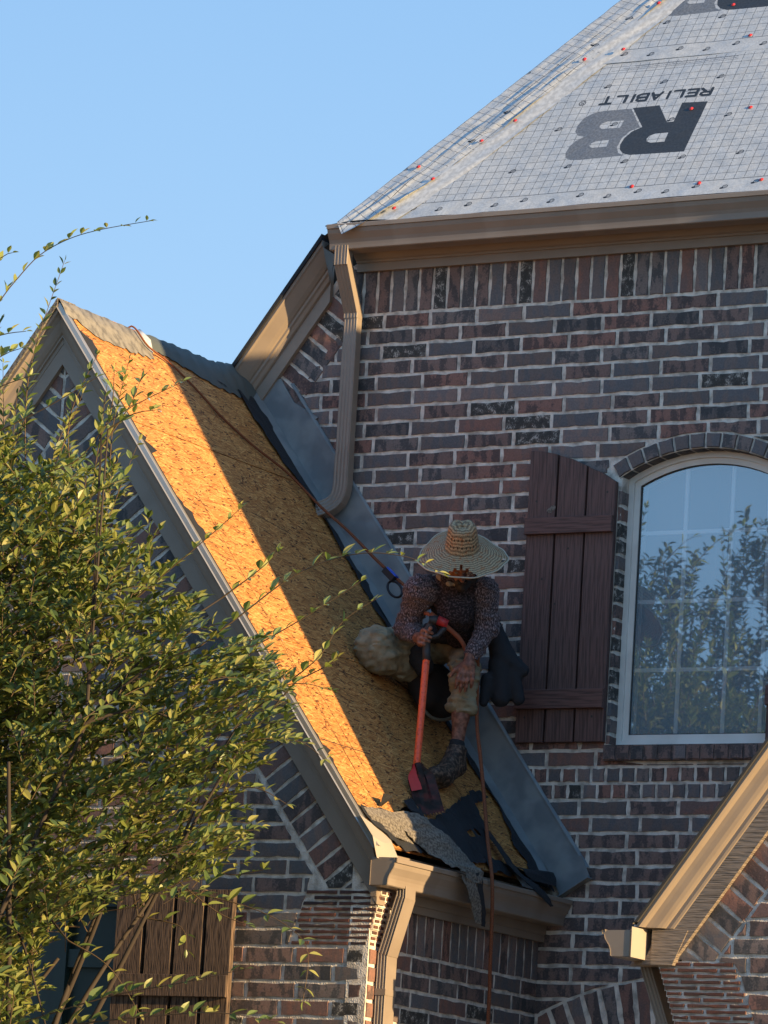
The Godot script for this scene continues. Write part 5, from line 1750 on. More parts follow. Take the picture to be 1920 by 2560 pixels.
func worker() -> void:
	var pelvis := Vector3(0.743, -1.640, 0.254)
	var p := thing("person", "roofer in wide straw hat, camouflage shirt and khaki trousers crouching on the shaded roof", "person", Vector3(0.80, -1.90, 0.30))
	var RO := Transform3D(Basis.IDENTITY, -Vector3(0.80, -1.90, 0.30))
	var hipL := Vector3(0.79, -1.665, 0.224)
	var hipR := Vector3(0.685, -1.667, 0.262)
	var kneeL := Vector3(0.950, -1.852, 0.474)
	var ankL := Vector3(0.938, -2.202, 0.494)
	var heelL := Vector3(0.940, -2.272, 0.490)
	var toeL := Vector3(0.948, -2.338, 0.690)
	var kneeR := Vector3(0.555, -1.735, 0.630)
	var footR := Vector3(0.600, -1.795, 0.330)
	var chest := Vector3(0.903, -1.489, 0.555)
	var shL := Vector3(1.060, -1.470, 0.530)
	var shR := Vector3(0.806, -1.490, 0.704)
	var neck := Vector3(0.973, -1.435, 0.689)
	var head := Vector3(1.028, -1.390, 0.705)
	var elL := Vector3(1.056, -1.632, 0.485)
	var wrL := Vector3(1.028, -1.784, 0.583)
	var elR := Vector3(0.706, -1.648, 0.612)
	var wrR := Vector3(0.826, -1.712, 0.716)
	var skin := tri(mat(0.30, 0.128, 0.080, 0.55), Vector3.ONE * 6.0, false)
	skin.albedo_texture = ramp_tex(noise(0.02, 101, 4), 256, [Color(0.72, 0.68, 0.66), Color(1, 1, 1)], [0.3, 0.7])
	skin.subsurf_scatter_enabled = true
	skin.subsurf_scatter_strength = 0.04
	# one continuous body: trunk, limbs, hands and head in one field
	var hu := Vector3(0.279, 0.765, 0.586).normalized()
	var fwd := Vector3(0.356, -0.56, 0.557).normalized()
	var side := fwd.cross(hu).normalized()
	var body := [[pelvis, chest, 0.085, 0.095], [hipL, kneeL, 0.06, 0.045], [kneeL, ankL, 0.046, 0.028], [kneeL.lerp(ankL, 0.3) + Vector3(-0.02, 0, -0.02), kneeL.lerp(ankL, 0.55), 0.040, 0.034], [ankL, heelL, 0.026, 0.024], [hipR, kneeR, 0.06, 0.045], [kneeR, footR, 0.045, 0.03], [shL, elL, 0.045, 0.034], [elL, wrL, 0.034, 0.024], [shR, elR, 0.045, 0.034], [elR, wrR, 0.034, 0.024], [chest, neck, 0.08, 0.048], [shL, shR, 0.05, 0.05], [neck, head, 0.045, 0.05]]
	put("body", blob(body, 0.011, 0.03), skin, p, RO)
	# head with brow, nose, chin and ears, and a short beard
	var hd := [[head + hu * 0.025, head - hu * 0.01, 0.068, 0.066], [head + fwd * 0.030 - hu * 0.045, head + fwd * 0.052 - hu * 0.060, 0.042, 0.028], [head + fwd * 0.072 + hu * 0.012, head + fwd * 0.090 - hu * 0.016, 0.008, 0.013], [head + fwd * 0.058 + hu * 0.024 + side * 0.028, head + fwd * 0.058 + hu * 0.024 - side * 0.028, 0.014, 0.014], [head + side * 0.073 + hu * 0.01, head + side * 0.075 - hu * 0.02, 0.011, 0.008], [head - side * 0.073 + hu * 0.01, head - side * 0.075 - hu * 0.02, 0.011, 0.008], [head - hu * 0.04, neck, 0.05, 0.05]]
	put("head", blob(hd, 0.006, 0.018), skin, p, RO)
	var face_parts := st_new(true)
	var dark := mat(0.02, 0.014, 0.012, 0.6)
	put("beard", blob([[head + fwd * 0.050 - hu * 0.055, head + fwd * 0.062 - hu * 0.072, 0.034, 0.022], [head + fwd * 0.02 - hu * 0.05 + side * 0.05, head + fwd * 0.055 - hu * 0.066, 0.024, 0.024], [head + fwd * 0.02 - hu * 0.05 - side * 0.05, head + fwd * 0.055 - hu * 0.066, 0.024, 0.024], [head + fwd * 0.082 - hu * 0.034 + side * 0.02, head + fwd * 0.082 - hu * 0.034 - side * 0.02, 0.007, 0.007]], 0.006, 0.015, 0.003, 60.0), dark, p, RO)
	for s in [-1.0, 1.0]:
		var eye: Vector3 = head + fwd * 0.068 + hu * 0.010 + side * 0.027 * s
		put("eye", blob([[eye, eye + side * 0.002, 0.0075, 0.0075]], 0.003, 0.005), mat(0.30, 0.27, 0.25, 0.2), p, RO)
	# hands
	hand(p, RO, skin, true)
	hand(p, RO, skin, false)
	# camouflage shirt
	var camo := tri(mat(0.34, 0.315, 0.325, 0.9), Vector3(7.0, 3.6, 7.0), false)
	camo.albedo_texture = ramp_tex(noise(0.035, 103, 3), 512, [Color(0.34, 0.30, 0.32), Color(0.44, 0.39, 0.41), Color(0.56, 0.49, 0.50), Color(0.90, 0.84, 0.85)], [0.34, 0.48, 0.56, 0.70])
	camo.rim_enabled = true
	camo.rim = 0.3
	var cuffL := elL.lerp(wrL, 0.86)
	var cuffR := elR.lerp(wrR, 0.80)
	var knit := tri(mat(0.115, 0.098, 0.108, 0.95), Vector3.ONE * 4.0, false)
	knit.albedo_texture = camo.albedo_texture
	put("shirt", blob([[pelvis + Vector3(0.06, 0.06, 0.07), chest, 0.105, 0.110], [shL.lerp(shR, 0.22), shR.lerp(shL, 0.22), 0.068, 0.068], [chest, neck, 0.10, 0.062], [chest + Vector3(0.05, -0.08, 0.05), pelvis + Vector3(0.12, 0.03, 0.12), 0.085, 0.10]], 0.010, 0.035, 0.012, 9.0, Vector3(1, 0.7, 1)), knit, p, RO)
	put("sleeve", blob([[shL + Vector3(-0.04, 0.0, 0.02), shL + Vector3(-0.012, -0.008, 0), 0.070, 0.071], [shL + Vector3(-0.012, -0.008, 0), elL, 0.070, 0.054], [elL, cuffL, 0.054, 0.040]], 0.008, 0.03, 0.013, 15.0, Vector3(0.7, 1.6, 0.7)), camo, p, RO)
	put("sleeve", blob([[shR + Vector3(0.04, 0.0, -0.01), shR + Vector3(0.012, -0.004, 0), 0.070, 0.071], [shR + Vector3(0.012, -0.004, 0), elR, 0.070, 0.056], [elR, cuffR, 0.056, 0.043]], 0.008, 0.03, 0.013, 15.0, Vector3(0.7, 1.6, 0.7)), camo, p, RO)
	var khaki := tri(mat(0.34, 0.285, 0.185, 0.92), Vector3.ONE * 1.5, false)
	khaki.albedo_texture = ramp_tex(noise(0.014, 104, 4), 512, [Color(0.80, 0.78, 0.76), Color(0.93, 0.93, 0.92), Color(1, 1, 1)], [0.25, 0.5, 0.8])
	relief(khaki, M.rough_tex, 0.15)
	var cuff := Vector3(0.944, -2.005, 0.480)
	put("trousers", blob([[pelvis, pelvis + Vector3(0.04, 0.02, 0.05), 0.105, 0.10], [hipL, kneeL, 0.085, 0.066], [kneeL, kneeL.lerp(cuff, 0.75), 0.066, 0.060], [cuff + Vector3(0.045, -0.002, -0.02), cuff + Vector3(-0.045, 0.002, 0.02), 0.030, 0.030], [cuff + Vector3(0.0, 0.03, 0.03), cuff + Vector3(0.01, 0.03, -0.03), 0.040, 0.040], [hipR, kneeR, 0.095, 0.092], [kneeR, kneeR + Vector3(0.02, -0.05, -0.02), 0.090, 0.080], [kneeR + Vector3(0.01, -0.03, -0.02), footR + Vector3(0, 0, 0.08), 0.085, 0.075]], 0.009, 0.04, 0.020, 13.0, Vector3(0.55, 1.5, 0.55)), khaki, p, RO)
	# boot with sole, tongue and sock
	var boot := tri(mat(0.17, 0.105, 0.068, 0.65), Vector3.ONE * 8.0, false)
	boot.albedo_texture = ramp_tex(noise(0.02, 105, 4), 256, [Color(0.4, 0.38, 0.35), Color(1, 1, 1)], [0.3, 0.75])
	var rn := Vector3(SN, CS, 0)
	put("boot", blob([[ankL + Vector3(0, -0.005, 0), heelL, 0.041, 0.042], [heelL, toeL - Vector3(0, 0, 0.06), 0.042, 0.047], [toeL - Vector3(0, 0, 0.06), toeL, 0.047, 0.043], [ankL, toeL - Vector3(0.01, -0.02, 0.09), 0.040, 0.040]], 0.008, 0.03, 0.006, 40.0), boot, p, RO)
	put("boot_sole", blob([[heelL - rn * 0.034, toeL - rn * 0.034 - Vector3(0, 0, 0.04), 0.020, 0.024], [heelL - rn * 0.034 + Vector3(-0.012, 0.014, 0), toeL - rn * 0.034 + Vector3(-0.016, 0.02, -0.03), 0.018, 0.022], [heelL - rn * 0.032 + Vector3(0.012, -0.014, 0), toeL - rn * 0.034 + Vector3(0.016, -0.022, -0.03), 0.018, 0.022]], 0.007, 0.01), mat(0.05, 0.038, 0.026, 0.8), p, RO)
	put("sock", blob([[ankL + Vector3(0.0, 0.0, 0), ankL + Vector3(0, 0.030, 0), 0.042, 0.036]], 0.007, 0.01), mat(0.02, 0.02, 0.022, 0.9), p, RO)
	put("rear_boot", blob([[footR + Vector3(-0.02, -0.03, 0.06), footR + Vector3(0.03, -0.07, -0.06), 0.050, 0.052], [footR + Vector3(0.0, 0, 0.03), footR + Vector3(-0.01, -0.04, -0.02), 0.055, 0.055]], 0.010, 0.03), boot, p, RO)
	# harness straps, belt and tool pouches
	var web := mat(0.30, 0.09, 0.045, 0.8)
	var st := st_new(true)
	tube(st, curve([Vector3(0.875, -1.60, 0.70), Vector3(0.92, -1.64, 0.66), Vector3(0.97, -1.70, 0.58), Vector3(0.985, -1.76, 0.53)], 0.02), 0.013, 0.011, 6)
	tube(st, curve([Vector3(0.80, -1.585, 0.62), Vector3(0.86, -1.60, 0.70), Vector3(0.91, -1.625, 0.69)], 0.02), 0.009, 0.009, 6)
	put("harness_strap", done(st), web, p, RO)
	var cloth := tri(mat(0.018, 0.019, 0.024, 0.85), Vector3.ONE * 5.0, false)
	put("tool_belt", blob([[pelvis + Vector3(0.09, 0.0, -0.02), pelvis + Vector3(0.13, 0.0, 0.12), 0.045, 0.05], [pelvis + Vector3(0.13, 0.0, 0.12), pelvis + Vector3(-0.02, 0.0, 0.17), 0.05, 0.05]], 0.010, 0.02, 0.01, 30.0), cloth, p, RO)
	put("tool_pouch", blob([[Vector3(1.02, -1.62, 0.36), Vector3(1.05, -1.74, 0.31), 0.045, 0.06], [Vector3(1.05, -1.72, 0.33), Vector3(1.13, -1.80, 0.27), 0.045, 0.035], [Vector3(1.04, -1.78, 0.32), Vector3(1.05, -1.93, 0.31), 0.055, 0.045], [Vector3(1.10, -1.82, 0.29), Vector3(1.12, -1.93, 0.27), 0.035, 0.032], [Vector3(1.00, -1.85, 0.36), Vector3(0.99, -1.96, 0.36), 0.03, 0.022]], 0.010, 0.014, 0.006, 30.0), cloth, p, RO)
	put("knee_pad", blob([[Vector3(0.685, -1.745, 0.47), Vector3(0.715, -1.80, 0.45), 0.055, 0.05]], 0.010, 0.02, 0.01, 25.0), cloth, p, RO)
	put("collar", blob([[neck + side * 0.06 - fwd * 0.01, neck + fwd * 0.055 + side * 0.015, 0.016, 0.014], [neck - side * 0.06 - fwd * 0.01, neck + fwd * 0.055 - side * 0.015, 0.016, 0.014]], 0.006, 0.012), mat(0.28, 0.23, 0.16, 0.9), p, RO)
	hat(p, RO)
	var b := Vector3(0.66, -1.88, 0.22)
	var cu := thing("foam_cushion", "dark round-edged cushion wedged on the roof under the roofer", "cushion", b)
	put("pad", blob([[Vector3(0.60, -1.79, 0.24), Vector3(0.72, -1.90, 0.20), 0.085, 0.085], [Vector3(0.66, -1.84, 0.30), Vector3(0.72, -1.95, 0.27), 0.08, 0.07], [Vector3(0.65, -1.86, 0.34), Vector3(0.69, -1.93, 0.36), 0.07, 0.06]], 0.011, 0.03), tri(mat(0.028, 0.018, 0.014, 0.9), Vector3.ONE), cu, Transform3D(Basis.IDENTITY, -b))
	st = st_new(true)
	tube(st, curve([Vector3(0.700, -1.985, 0.42), Vector3(0.742, -2.03, 0.40), Vector3(0.785, -2.035, 0.35), Vector3(0.82, -2.00, 0.29), Vector3(0.835, -1.95, 0.25)], 0.02), 0.009, 0.008, 6)
	put("piping", done(st), mat(0.14, 0.11, 0.07, 0.9), cu, Transform3D(Basis.IDENTITY, -b))

func hand(p: Node, RO: Transform3D, skin: Material, left: bool) -> void:
	var prims := []
	if left:        # spread over the knee, knuckles to the viewer, fingers pointing down
		var wr := Vector3(1.028, -1.784, 0.583)
		var dn := Vector3(-0.05, -0.97, 0.20).normalized()
		var rt := Vector3(0.868, 0.02, -0.493).normalized()
		var outw := rt.cross(-dn).normalized()
		var c := wr + dn * 0.045 + outw * 0.004
		prims.append([wr - dn * 0.01, c, 0.024, 0.028])
		prims.append([c - rt * 0.018, c - rt * 0.024 + dn * 0.040, 0.018, 0.015])
		prims.append([c + rt * 0.018, c + rt * 0.024 + dn * 0.036, 0.018, 0.014])
		prims.append([c, c + dn * 0.042, 0.020, 0.016])
		var lens := [0.030, 0.036, 0.034, 0.027]
		for i in 4:
			var o := rt * (-0.031 + 0.0205 * i)
			var k0 := c + dn * (0.036 + (0.004 if i in [1, 2] else 0.0)) + o
			var k1: Vector3 = k0 + dn * lens[i] + outw * 0.004 + rt * 0.002 * (i - 1.5)
			var k2: Vector3 = k1 + dn * lens[i] * 0.75 - outw * 0.010
			var k3: Vector3 = k2 + dn * lens[i] * 0.45 - outw * 0.012
			prims.append([k0, k1, 0.0098, 0.0088]); prims.append([k1, k2, 0.0088, 0.0080]); prims.append([k2, k3, 0.0080, 0.0070])
		var t0 := c - rt * 0.024 - dn * 0.004
		var t1 := t0 - rt * 0.030 + dn * 0.026
		var t2 := t1 - rt * 0.014 + dn * 0.028 - outw * 0.006
		prims.append([t0, t1, 0.014, 0.011]); prims.append([t1, t2, 0.0105, 0.008])
		put("left_hand", blob(prims, 0.0036, 0.007), skin, p, RO)
	else:           # fist closed round the shovel's shaft
		var ax := (Vector3(0.970, -1.658, 0.772) - Vector3(0.924, -1.812, 0.791)).normalized()
		var g := Vector3(0.912, -1.730, 0.782)       # centre of the grip
		var wr := Vector3(0.826, -1.712, 0.716)
		var to := (g - wr)
		to = (to - ax * to.dot(ax)).normalized()
		var fr := to.cross(ax).normalized()
		if fr.z < 0:
			fr = -fr
		prims.append([wr, g - to * 0.034, 0.025, 0.028])
		prims.append([g - to * 0.028 + ax * 0.026 + fr * 0.012, g - to * 0.028 - ax * 0.026 + fr * 0.010, 0.020, 0.019])
		for i in 4:
			var o := ax * (0.030 - 0.0205 * i)
			var r := 0.0245
			var k0 := g + o - to * 0.024 + fr * 0.016
			var k1 := g + o + fr * r - to * 0.004
			var k2 := g + o + to * 0.018 + fr * 0.015
			var k3 := g + o + to * 0.022 - fr * 0.006
			prims.append([k0, k1, 0.0104, 0.0096]); prims.append([k1, k2, 0.0096, 0.0088]); prims.append([k2, k3, 0.0086, 0.0074])
		var t0 := g - to * 0.026 + ax * 0.030
		var t1 := g + ax * 0.052 + fr * 0.006
		var t2 := g + ax * 0.046 + to * 0.028 + fr * 0.012
		prims.append([t0, t1, 0.013, 0.0105]); prims.append([t1, t2, 0.0105, 0.0085])
		put("right_hand", blob(prims, 0.0036, 0.006), skin, p, RO)

func hat(p: Node, RO: Transform3D) -> void:
	# woven straw: wide wavering brim with a torn front, tall pinched crown with two rows of slots
	var up := Vector3(0.036, 0.982, 0.185) * 0.86 + Vector3(0.496, -0.179, 0.850) * 0.50
	up = up.normalized()
	var rt := Vector3(0.868, 0.061, -0.493)
	rt = (rt - up * rt.dot(up)).normalized()
	var fr := rt.cross(up).normalized()
	if fr.dot(Vector3(0.496, -0.179, 0.850)) < 0.0:
		fr = -fr
	var c := Vector3(1.052, -1.325, 0.755)
	var X := Transform3D(Basis(rt, up, fr), c)
	var straw := StandardMaterial3D.new()
	var nn := noise(0.05, 121, 3)
	straw.albedo_texture = paint(512, func(x: int, y: int) -> Color:
		var ringy := 0.5 + 0.5 * sin(y * TAU / 512.0 * 15.0 + 0.8 * sin(x * TAU / 512.0 * 3.0))
		var weave := 0.5 + 0.5 * sin(x * TAU / 512.0 * 64.0 + (PI if int(y / 8.0) % 2 else 0.0))
		var g := 0.42 + 0.26 * ringy + 0.12 * weave + 0.26 * nn.get_noise_2d(x * 0.8, y * 2.2)
		var rust := smoothstep(0.1, 0.5, nn.get_noise_2d(x * 0.25 + 300.0, y * 0.25))
		return Color(clampf(g * 1.0, 0, 1), clampf(g * lerpf(0.88, 0.72, rust), 0, 1), clampf(g * lerpf(0.70, 0.50, rust), 0, 1)))
	straw.albedo_color = Color(1.0, 0.97, 0.95)
	straw.roughness = 0.85
	var seg := 72
	var rows := 12
	var brim := func(i: int, j: int) -> Vector3:
		var a := TAU * (i % seg) / seg
		var f := float(j) / rows
		var r := lerpf(0.074, 0.203 + 0.006 * sin(a * 3.0 + 1.0) + 0.003 * sin(a * 11.0), f)
		# droops at the sides and rear, waves at the rim
		var y := -0.012 * f - 0.030 * f * f * (0.6 + 0.4 * cos(2.0 * a)) + 0.012 * f * f * sin(3.0 * a + 0.6) + 0.018 * (1.0 - f) * (1.0 - f)
		return X * Vector3(cos(a) * r, y, sin(a) * r * 0.97)
	var st := SurfaceTool.new()
	st.begin(Mesh.PRIMITIVE_TRIANGLES)
	st.set_smooth_group(0)
	for i in seg:
		var a := TAU * (i + 0.5) / seg
		# ragged tear at the front of the brim (the camera side) and small ones left and right
		var front := absf(wrapf(a - PI * 0.5 - 0.04, -PI, PI))
		for j in rows:
			var f := (j + 0.5) / rows
			if front < 0.40 and f > 0.50 + 0.85 * front + 0.06 * sin(i * 2.7) and f < 0.96:
				continue
			if (i in [35, 36] and j in [8, 9]) or (i in [2, 3] and j > 9 and j < 11):
				continue
			for k in [[0, 0], [1, 0], [1, 1], [0, 0], [1, 1], [0, 1]]:
				st.set_uv(Vector2(float(i + k[0]) / seg * 5.0, float(j + k[1]) / rows * 0.75))
				st.add_vertex(brim.call(i + k[0], j + k[1]))
	put("hat_brim", done(st), straw, p, RO)
	st = SurfaceTool.new()
	st.begin(Mesh.PRIMITIVE_TRIANGLES)
	st.set_smooth_group(0)
	var cs := 96
	var prof := [Vector2(0.082, 0.0), Vector2(0.080, 0.014), Vector2(0.078, 0.026), Vector2(0.076, 0.038), Vector2(0.0745, 0.048), Vector2(0.073, 0.058), Vector2(0.0715, 0.068), Vector2(0.070, 0.078), Vector2(0.068, 0.092), Vector2(0.065, 0.106), Vector2(0.059, 0.118), Vector2(0.045, 0.124), Vector2(0.024, 0.118), Vector2(0.001, 0.112)]
	var crown := func(i: int, j: int) -> Vector3:
		var a := TAU * (i % cs) / cs
		var q: Vector2 = prof[j]
		var h := q.y / 0.124
		var pinch := 1.0 - 0.12 * h * h * pow(maxf(0.0, sin(a)), 2.0)
		var dent := -0.022 * smoothstep(0.75, 1.0, h) * (1.0 - 0.5 * absf(cos(a)))
		return X * Vector3(cos(a) * q.x * (1.0 - 0.06 * h), q.y * 1.22 + dent + 0.003 * sin(a * 5.0) * h, sin(a) * q.x * pinch)
	for i in cs:
		for j in prof.size() - 1:
			if (j == 3 or j == 6) and i % 4 == 0:
				continue
			for k in [[0, 0], [1, 0], [1, 1], [0, 0], [1, 1], [0, 1]]:
				st.set_uv(Vector2(float(i + k[0]) / cs * 3.0, 0.2 + float(j + k[1]) / prof.size() * 0.7))
				st.add_vertex(crown.call(i + k[0], j + k[1]))
	put("hat_crown", done(st), straw, p, RO)
	st = st_new(true)
	var rim := PackedVector3Array()
	for i in seg + 1:
		rim.append(brim.call(i, rows))
	tube(st, rim, 0.0035, 0.0035, 6, false)
	put("hat_rim_binding", done(st), mat(0.50, 0.44, 0.33, 0.8), p, RO)
	st = st_new(true)
	var band := []
	for i in 33:
		var a := TAU * i / 32.0
		band.append(PackedVector3Array([X * Vector3(cos(a) * 0.070, -0.004, sin(a) * 0.070), X * Vector3(cos(a) * 0.056, 0.100, sin(a) * 0.052)]))
	strip(st, band)
	put("hat_lining", done(st), mat(0.05, 0.032, 0.022, 0.9), p, RO)
	st = st_new()
	for i in 22:      # broken straws round the tear
		var a := PI * 0.5 + rng.randf_range(-0.34, 0.40)
		var r0 := rng.randf_range(0.150, 0.190)
		var d := Vector3(rng.randf_range(-0.6, 0.6), rng.randf_range(0.0, 0.4), rng.randf_range(-0.3, 1.0)).normalized() * rng.randf_range(0.006, 0.018)
		var q := Vector3(cos(a) * r0, -0.030, sin(a) * r0 * 0.97)
		quad(st, X * q, X * (q + Vector3(0.0014, 0, 0)), X * (q + d + Vector3(0.0008, 0.001, 0)), X * (q + d))
	put("frayed_straw", done(st), mat(0.52, 0.44, 0.30, 0.9), p, RO).set_meta("kind", "stuff")

func tools() -> void:
	var b := Vector3(0.96, -2.1, 0.86)
	var s := thing("roofing_shovel", "tear-off shovel with orange shaft and red and black blade held by the roofer", "shovel", b)
	var RO := Transform3D(Basis.IDENTITY, -b)
	var top := Vector3(0.966, -1.665, 0.772)
	var hand_p := Vector3(0.914, -1.735, 0.783)
	var collar0 := Vector3(0.914, -1.770, 0.788)
	var collar1 := Vector3(0.924, -1.835, 0.796)
	var end := Vector3(0.988, -2.335, 0.940)
	var rubber := mat(0.025, 0.024, 0.026, 0.55)
	var st := st_new(true)
	tube(st, curve([collar1 + Vector3(-0.001, 0.012, 0), end], 0.05), 0.0165, 0.0165, 12)
	var fg := tri(mat(0.85, 0.115, 0.035, 0.35), Vector3.ONE * 9.0, false)
	fg.albedo_texture = ramp_tex(noise(0.02, 131, 3), 256, [Color(0.85, 0.8, 0.8), Color(1, 1, 1)], [0.2, 0.4])
	put("shaft", done(st), fg, s, RO)
	st = st_new(true)
	tube(st, curve([collar0 + Vector3(0, 0.02, 0), collar1], 0.03), 0.0185, 0.0195, 12)
	put("collar", done(st), rubber, s, RO)
	# D-grip: two arms and a red cross bar end
	st = st_new(true)
	tube(st, curve([collar0, hand_p + Vector3(0.012, 0.010, -0.004), Vector3(0.955, -1.715, 0.762), Vector3(0.985, -1.672, 0.752)], 0.02), 0.012, 0.013, 8)
	tube(st, curve([collar0, hand_p + Vector3(-0.004, 0.030, 0.010), Vector3(0.918, -1.685, 0.790), Vector3(0.940, -1.645, 0.785)], 0.02), 0.013, 0.015, 8)
	tube(st, curve([Vector3(0.925, -1.648, 0.793), Vector3(0.960, -1.645, 0.776)], 0.02), 0.021, 0.021, 10)
	put("grip", done(st), rubber, s, RO)
	st = st_new(true)
	tube(st, curve([Vector3(0.958, -1.645, 0.777), Vector3(0.998, -1.660, 0.752)], 0.02), 0.022, 0.019, 10)
	put("grip_end", done(st), mat(0.40, 0.025, 0.03, 0.45), s, RO)
	# blade: socket ridge flaring into a flat serrated pan
	var dir := (Vector3(1.072, -2.552, 0.925) - end).normalized()
	var nrm := Vector3(0.72, 0.40, 0.62)
	nrm = (nrm - dir * nrm.dot(dir)).normalized()
	var wdt := dir.cross(nrm).normalized()
	if wdt.z < 0:
		wdt = -wdt
	st = st_new()
	var rows := []
	for i in 13:
		var f := i / 12.0
		var hw := lerpf(0.024, 0.068, smoothstep(0.0, 0.30, f))
		var o := end + dir * (f * 0.235 - 0.012)
		var ridge := 0.022 * (1.0 - smoothstep(0.1, 0.9, f))
		rows.append(PackedVector3Array([o - wdt * hw + nrm * 0.012 * (1.0 - f), o - wdt * hw * 0.45, o - wdt * 0.012 + nrm * ridge, o + wdt * 0.012 + nrm * ridge, o + wdt * hw * 0.45, o + wdt * hw + nrm * 0.012 * (1.0 - f)]))
	strip(st, rows)
	var last: PackedVector3Array = rows[-1]
	for i in 9:
		var a0: Vector3 = last[0].lerp(last[5], i / 9.0)
		var a1: Vector3 = last[0].lerp(last[5], (i + 0.55) / 9.0)
		triangle(st, a0, a1, (a0 + a1) * 0.5 + dir * 0.014)
	var steel := tri(mat(0.10, 0.055, 0.05, 0.55, 0.3), Vector3.ONE * 4.0, false)
	steel.albedo_texture = ramp_tex(noise(0.014, 133, 4), 256, [Color(0.25, 0.24, 0.25), Color(0.6, 0.5, 0.5), Color(1.0, 0.6, 0.6)], [0.3, 0.5, 0.75])
	put("blade", done(st), steel, s, RO)
	st = st_new()
	rows = []
	for i in 9:
		var f := i / 8.0
		var hw := lerpf(0.024, 0.066, smoothstep(0.0, 0.5, f))
		var o := end + dir * (f * 0.12 - 0.010) + nrm * 0.004
		rows.append(PackedVector3Array([o + wdt * 0.014 + nrm * 0.010, o + wdt * hw + nrm * 0.014 * (1.0 - f * 0.5)]))
	strip(st, rows)
	put("red_blade_shoulder", done(st), mat(0.55, 0.028, 0.03, 0.4), s, RO)

# ---------------------------------------------------------------- the tree
func leaf_mesh() -> ArrayMesh:      # one unit long, folded along its midrib, tip drooping
	var st := st_new()
	var half := [0.0, 0.13, 0.205, 0.20, 0.12, 0.0]
	for i in 5:
		var f0 := i / 5.0
		var f1 := (i + 1) / 5.0
		var z0 := -0.10 * f0 * f0
		var z1 := -0.10 * f1 * f1
		for s in [-1.0, 1.0]:
			var a := Vector3(0, f0, z0)
			var b := Vector3(0, f1, z1)
			var c := Vector3(s * half[i + 1], f1 - 0.02, z1 + half[i + 1] * 0.45)
			var d := Vector3(s * half[i], f0 - 0.02, z0 + half[i] * 0.45)
			if half[i] > 0.0:
				triangle(st, a, c, d)
			if half[i + 1] > 0.0:
				triangle(st, a, b, c)
			elif half[i] > 0.0:
				triangle(st, a, b, d)
	return done(st)

func leaf_frame(at: Vector3, d: Vector3, size: float) -> Transform3D:
	var up := Vector3(rng.randf_range(-0.5, 0.7), 1.0, rng.randf_range(-0.4, 0.8))
	var x := d.cross(up).normalized()
	var z := x.cross(d).normalized()
	return Transform3D(Basis(x * size, d * size, z * size), at)

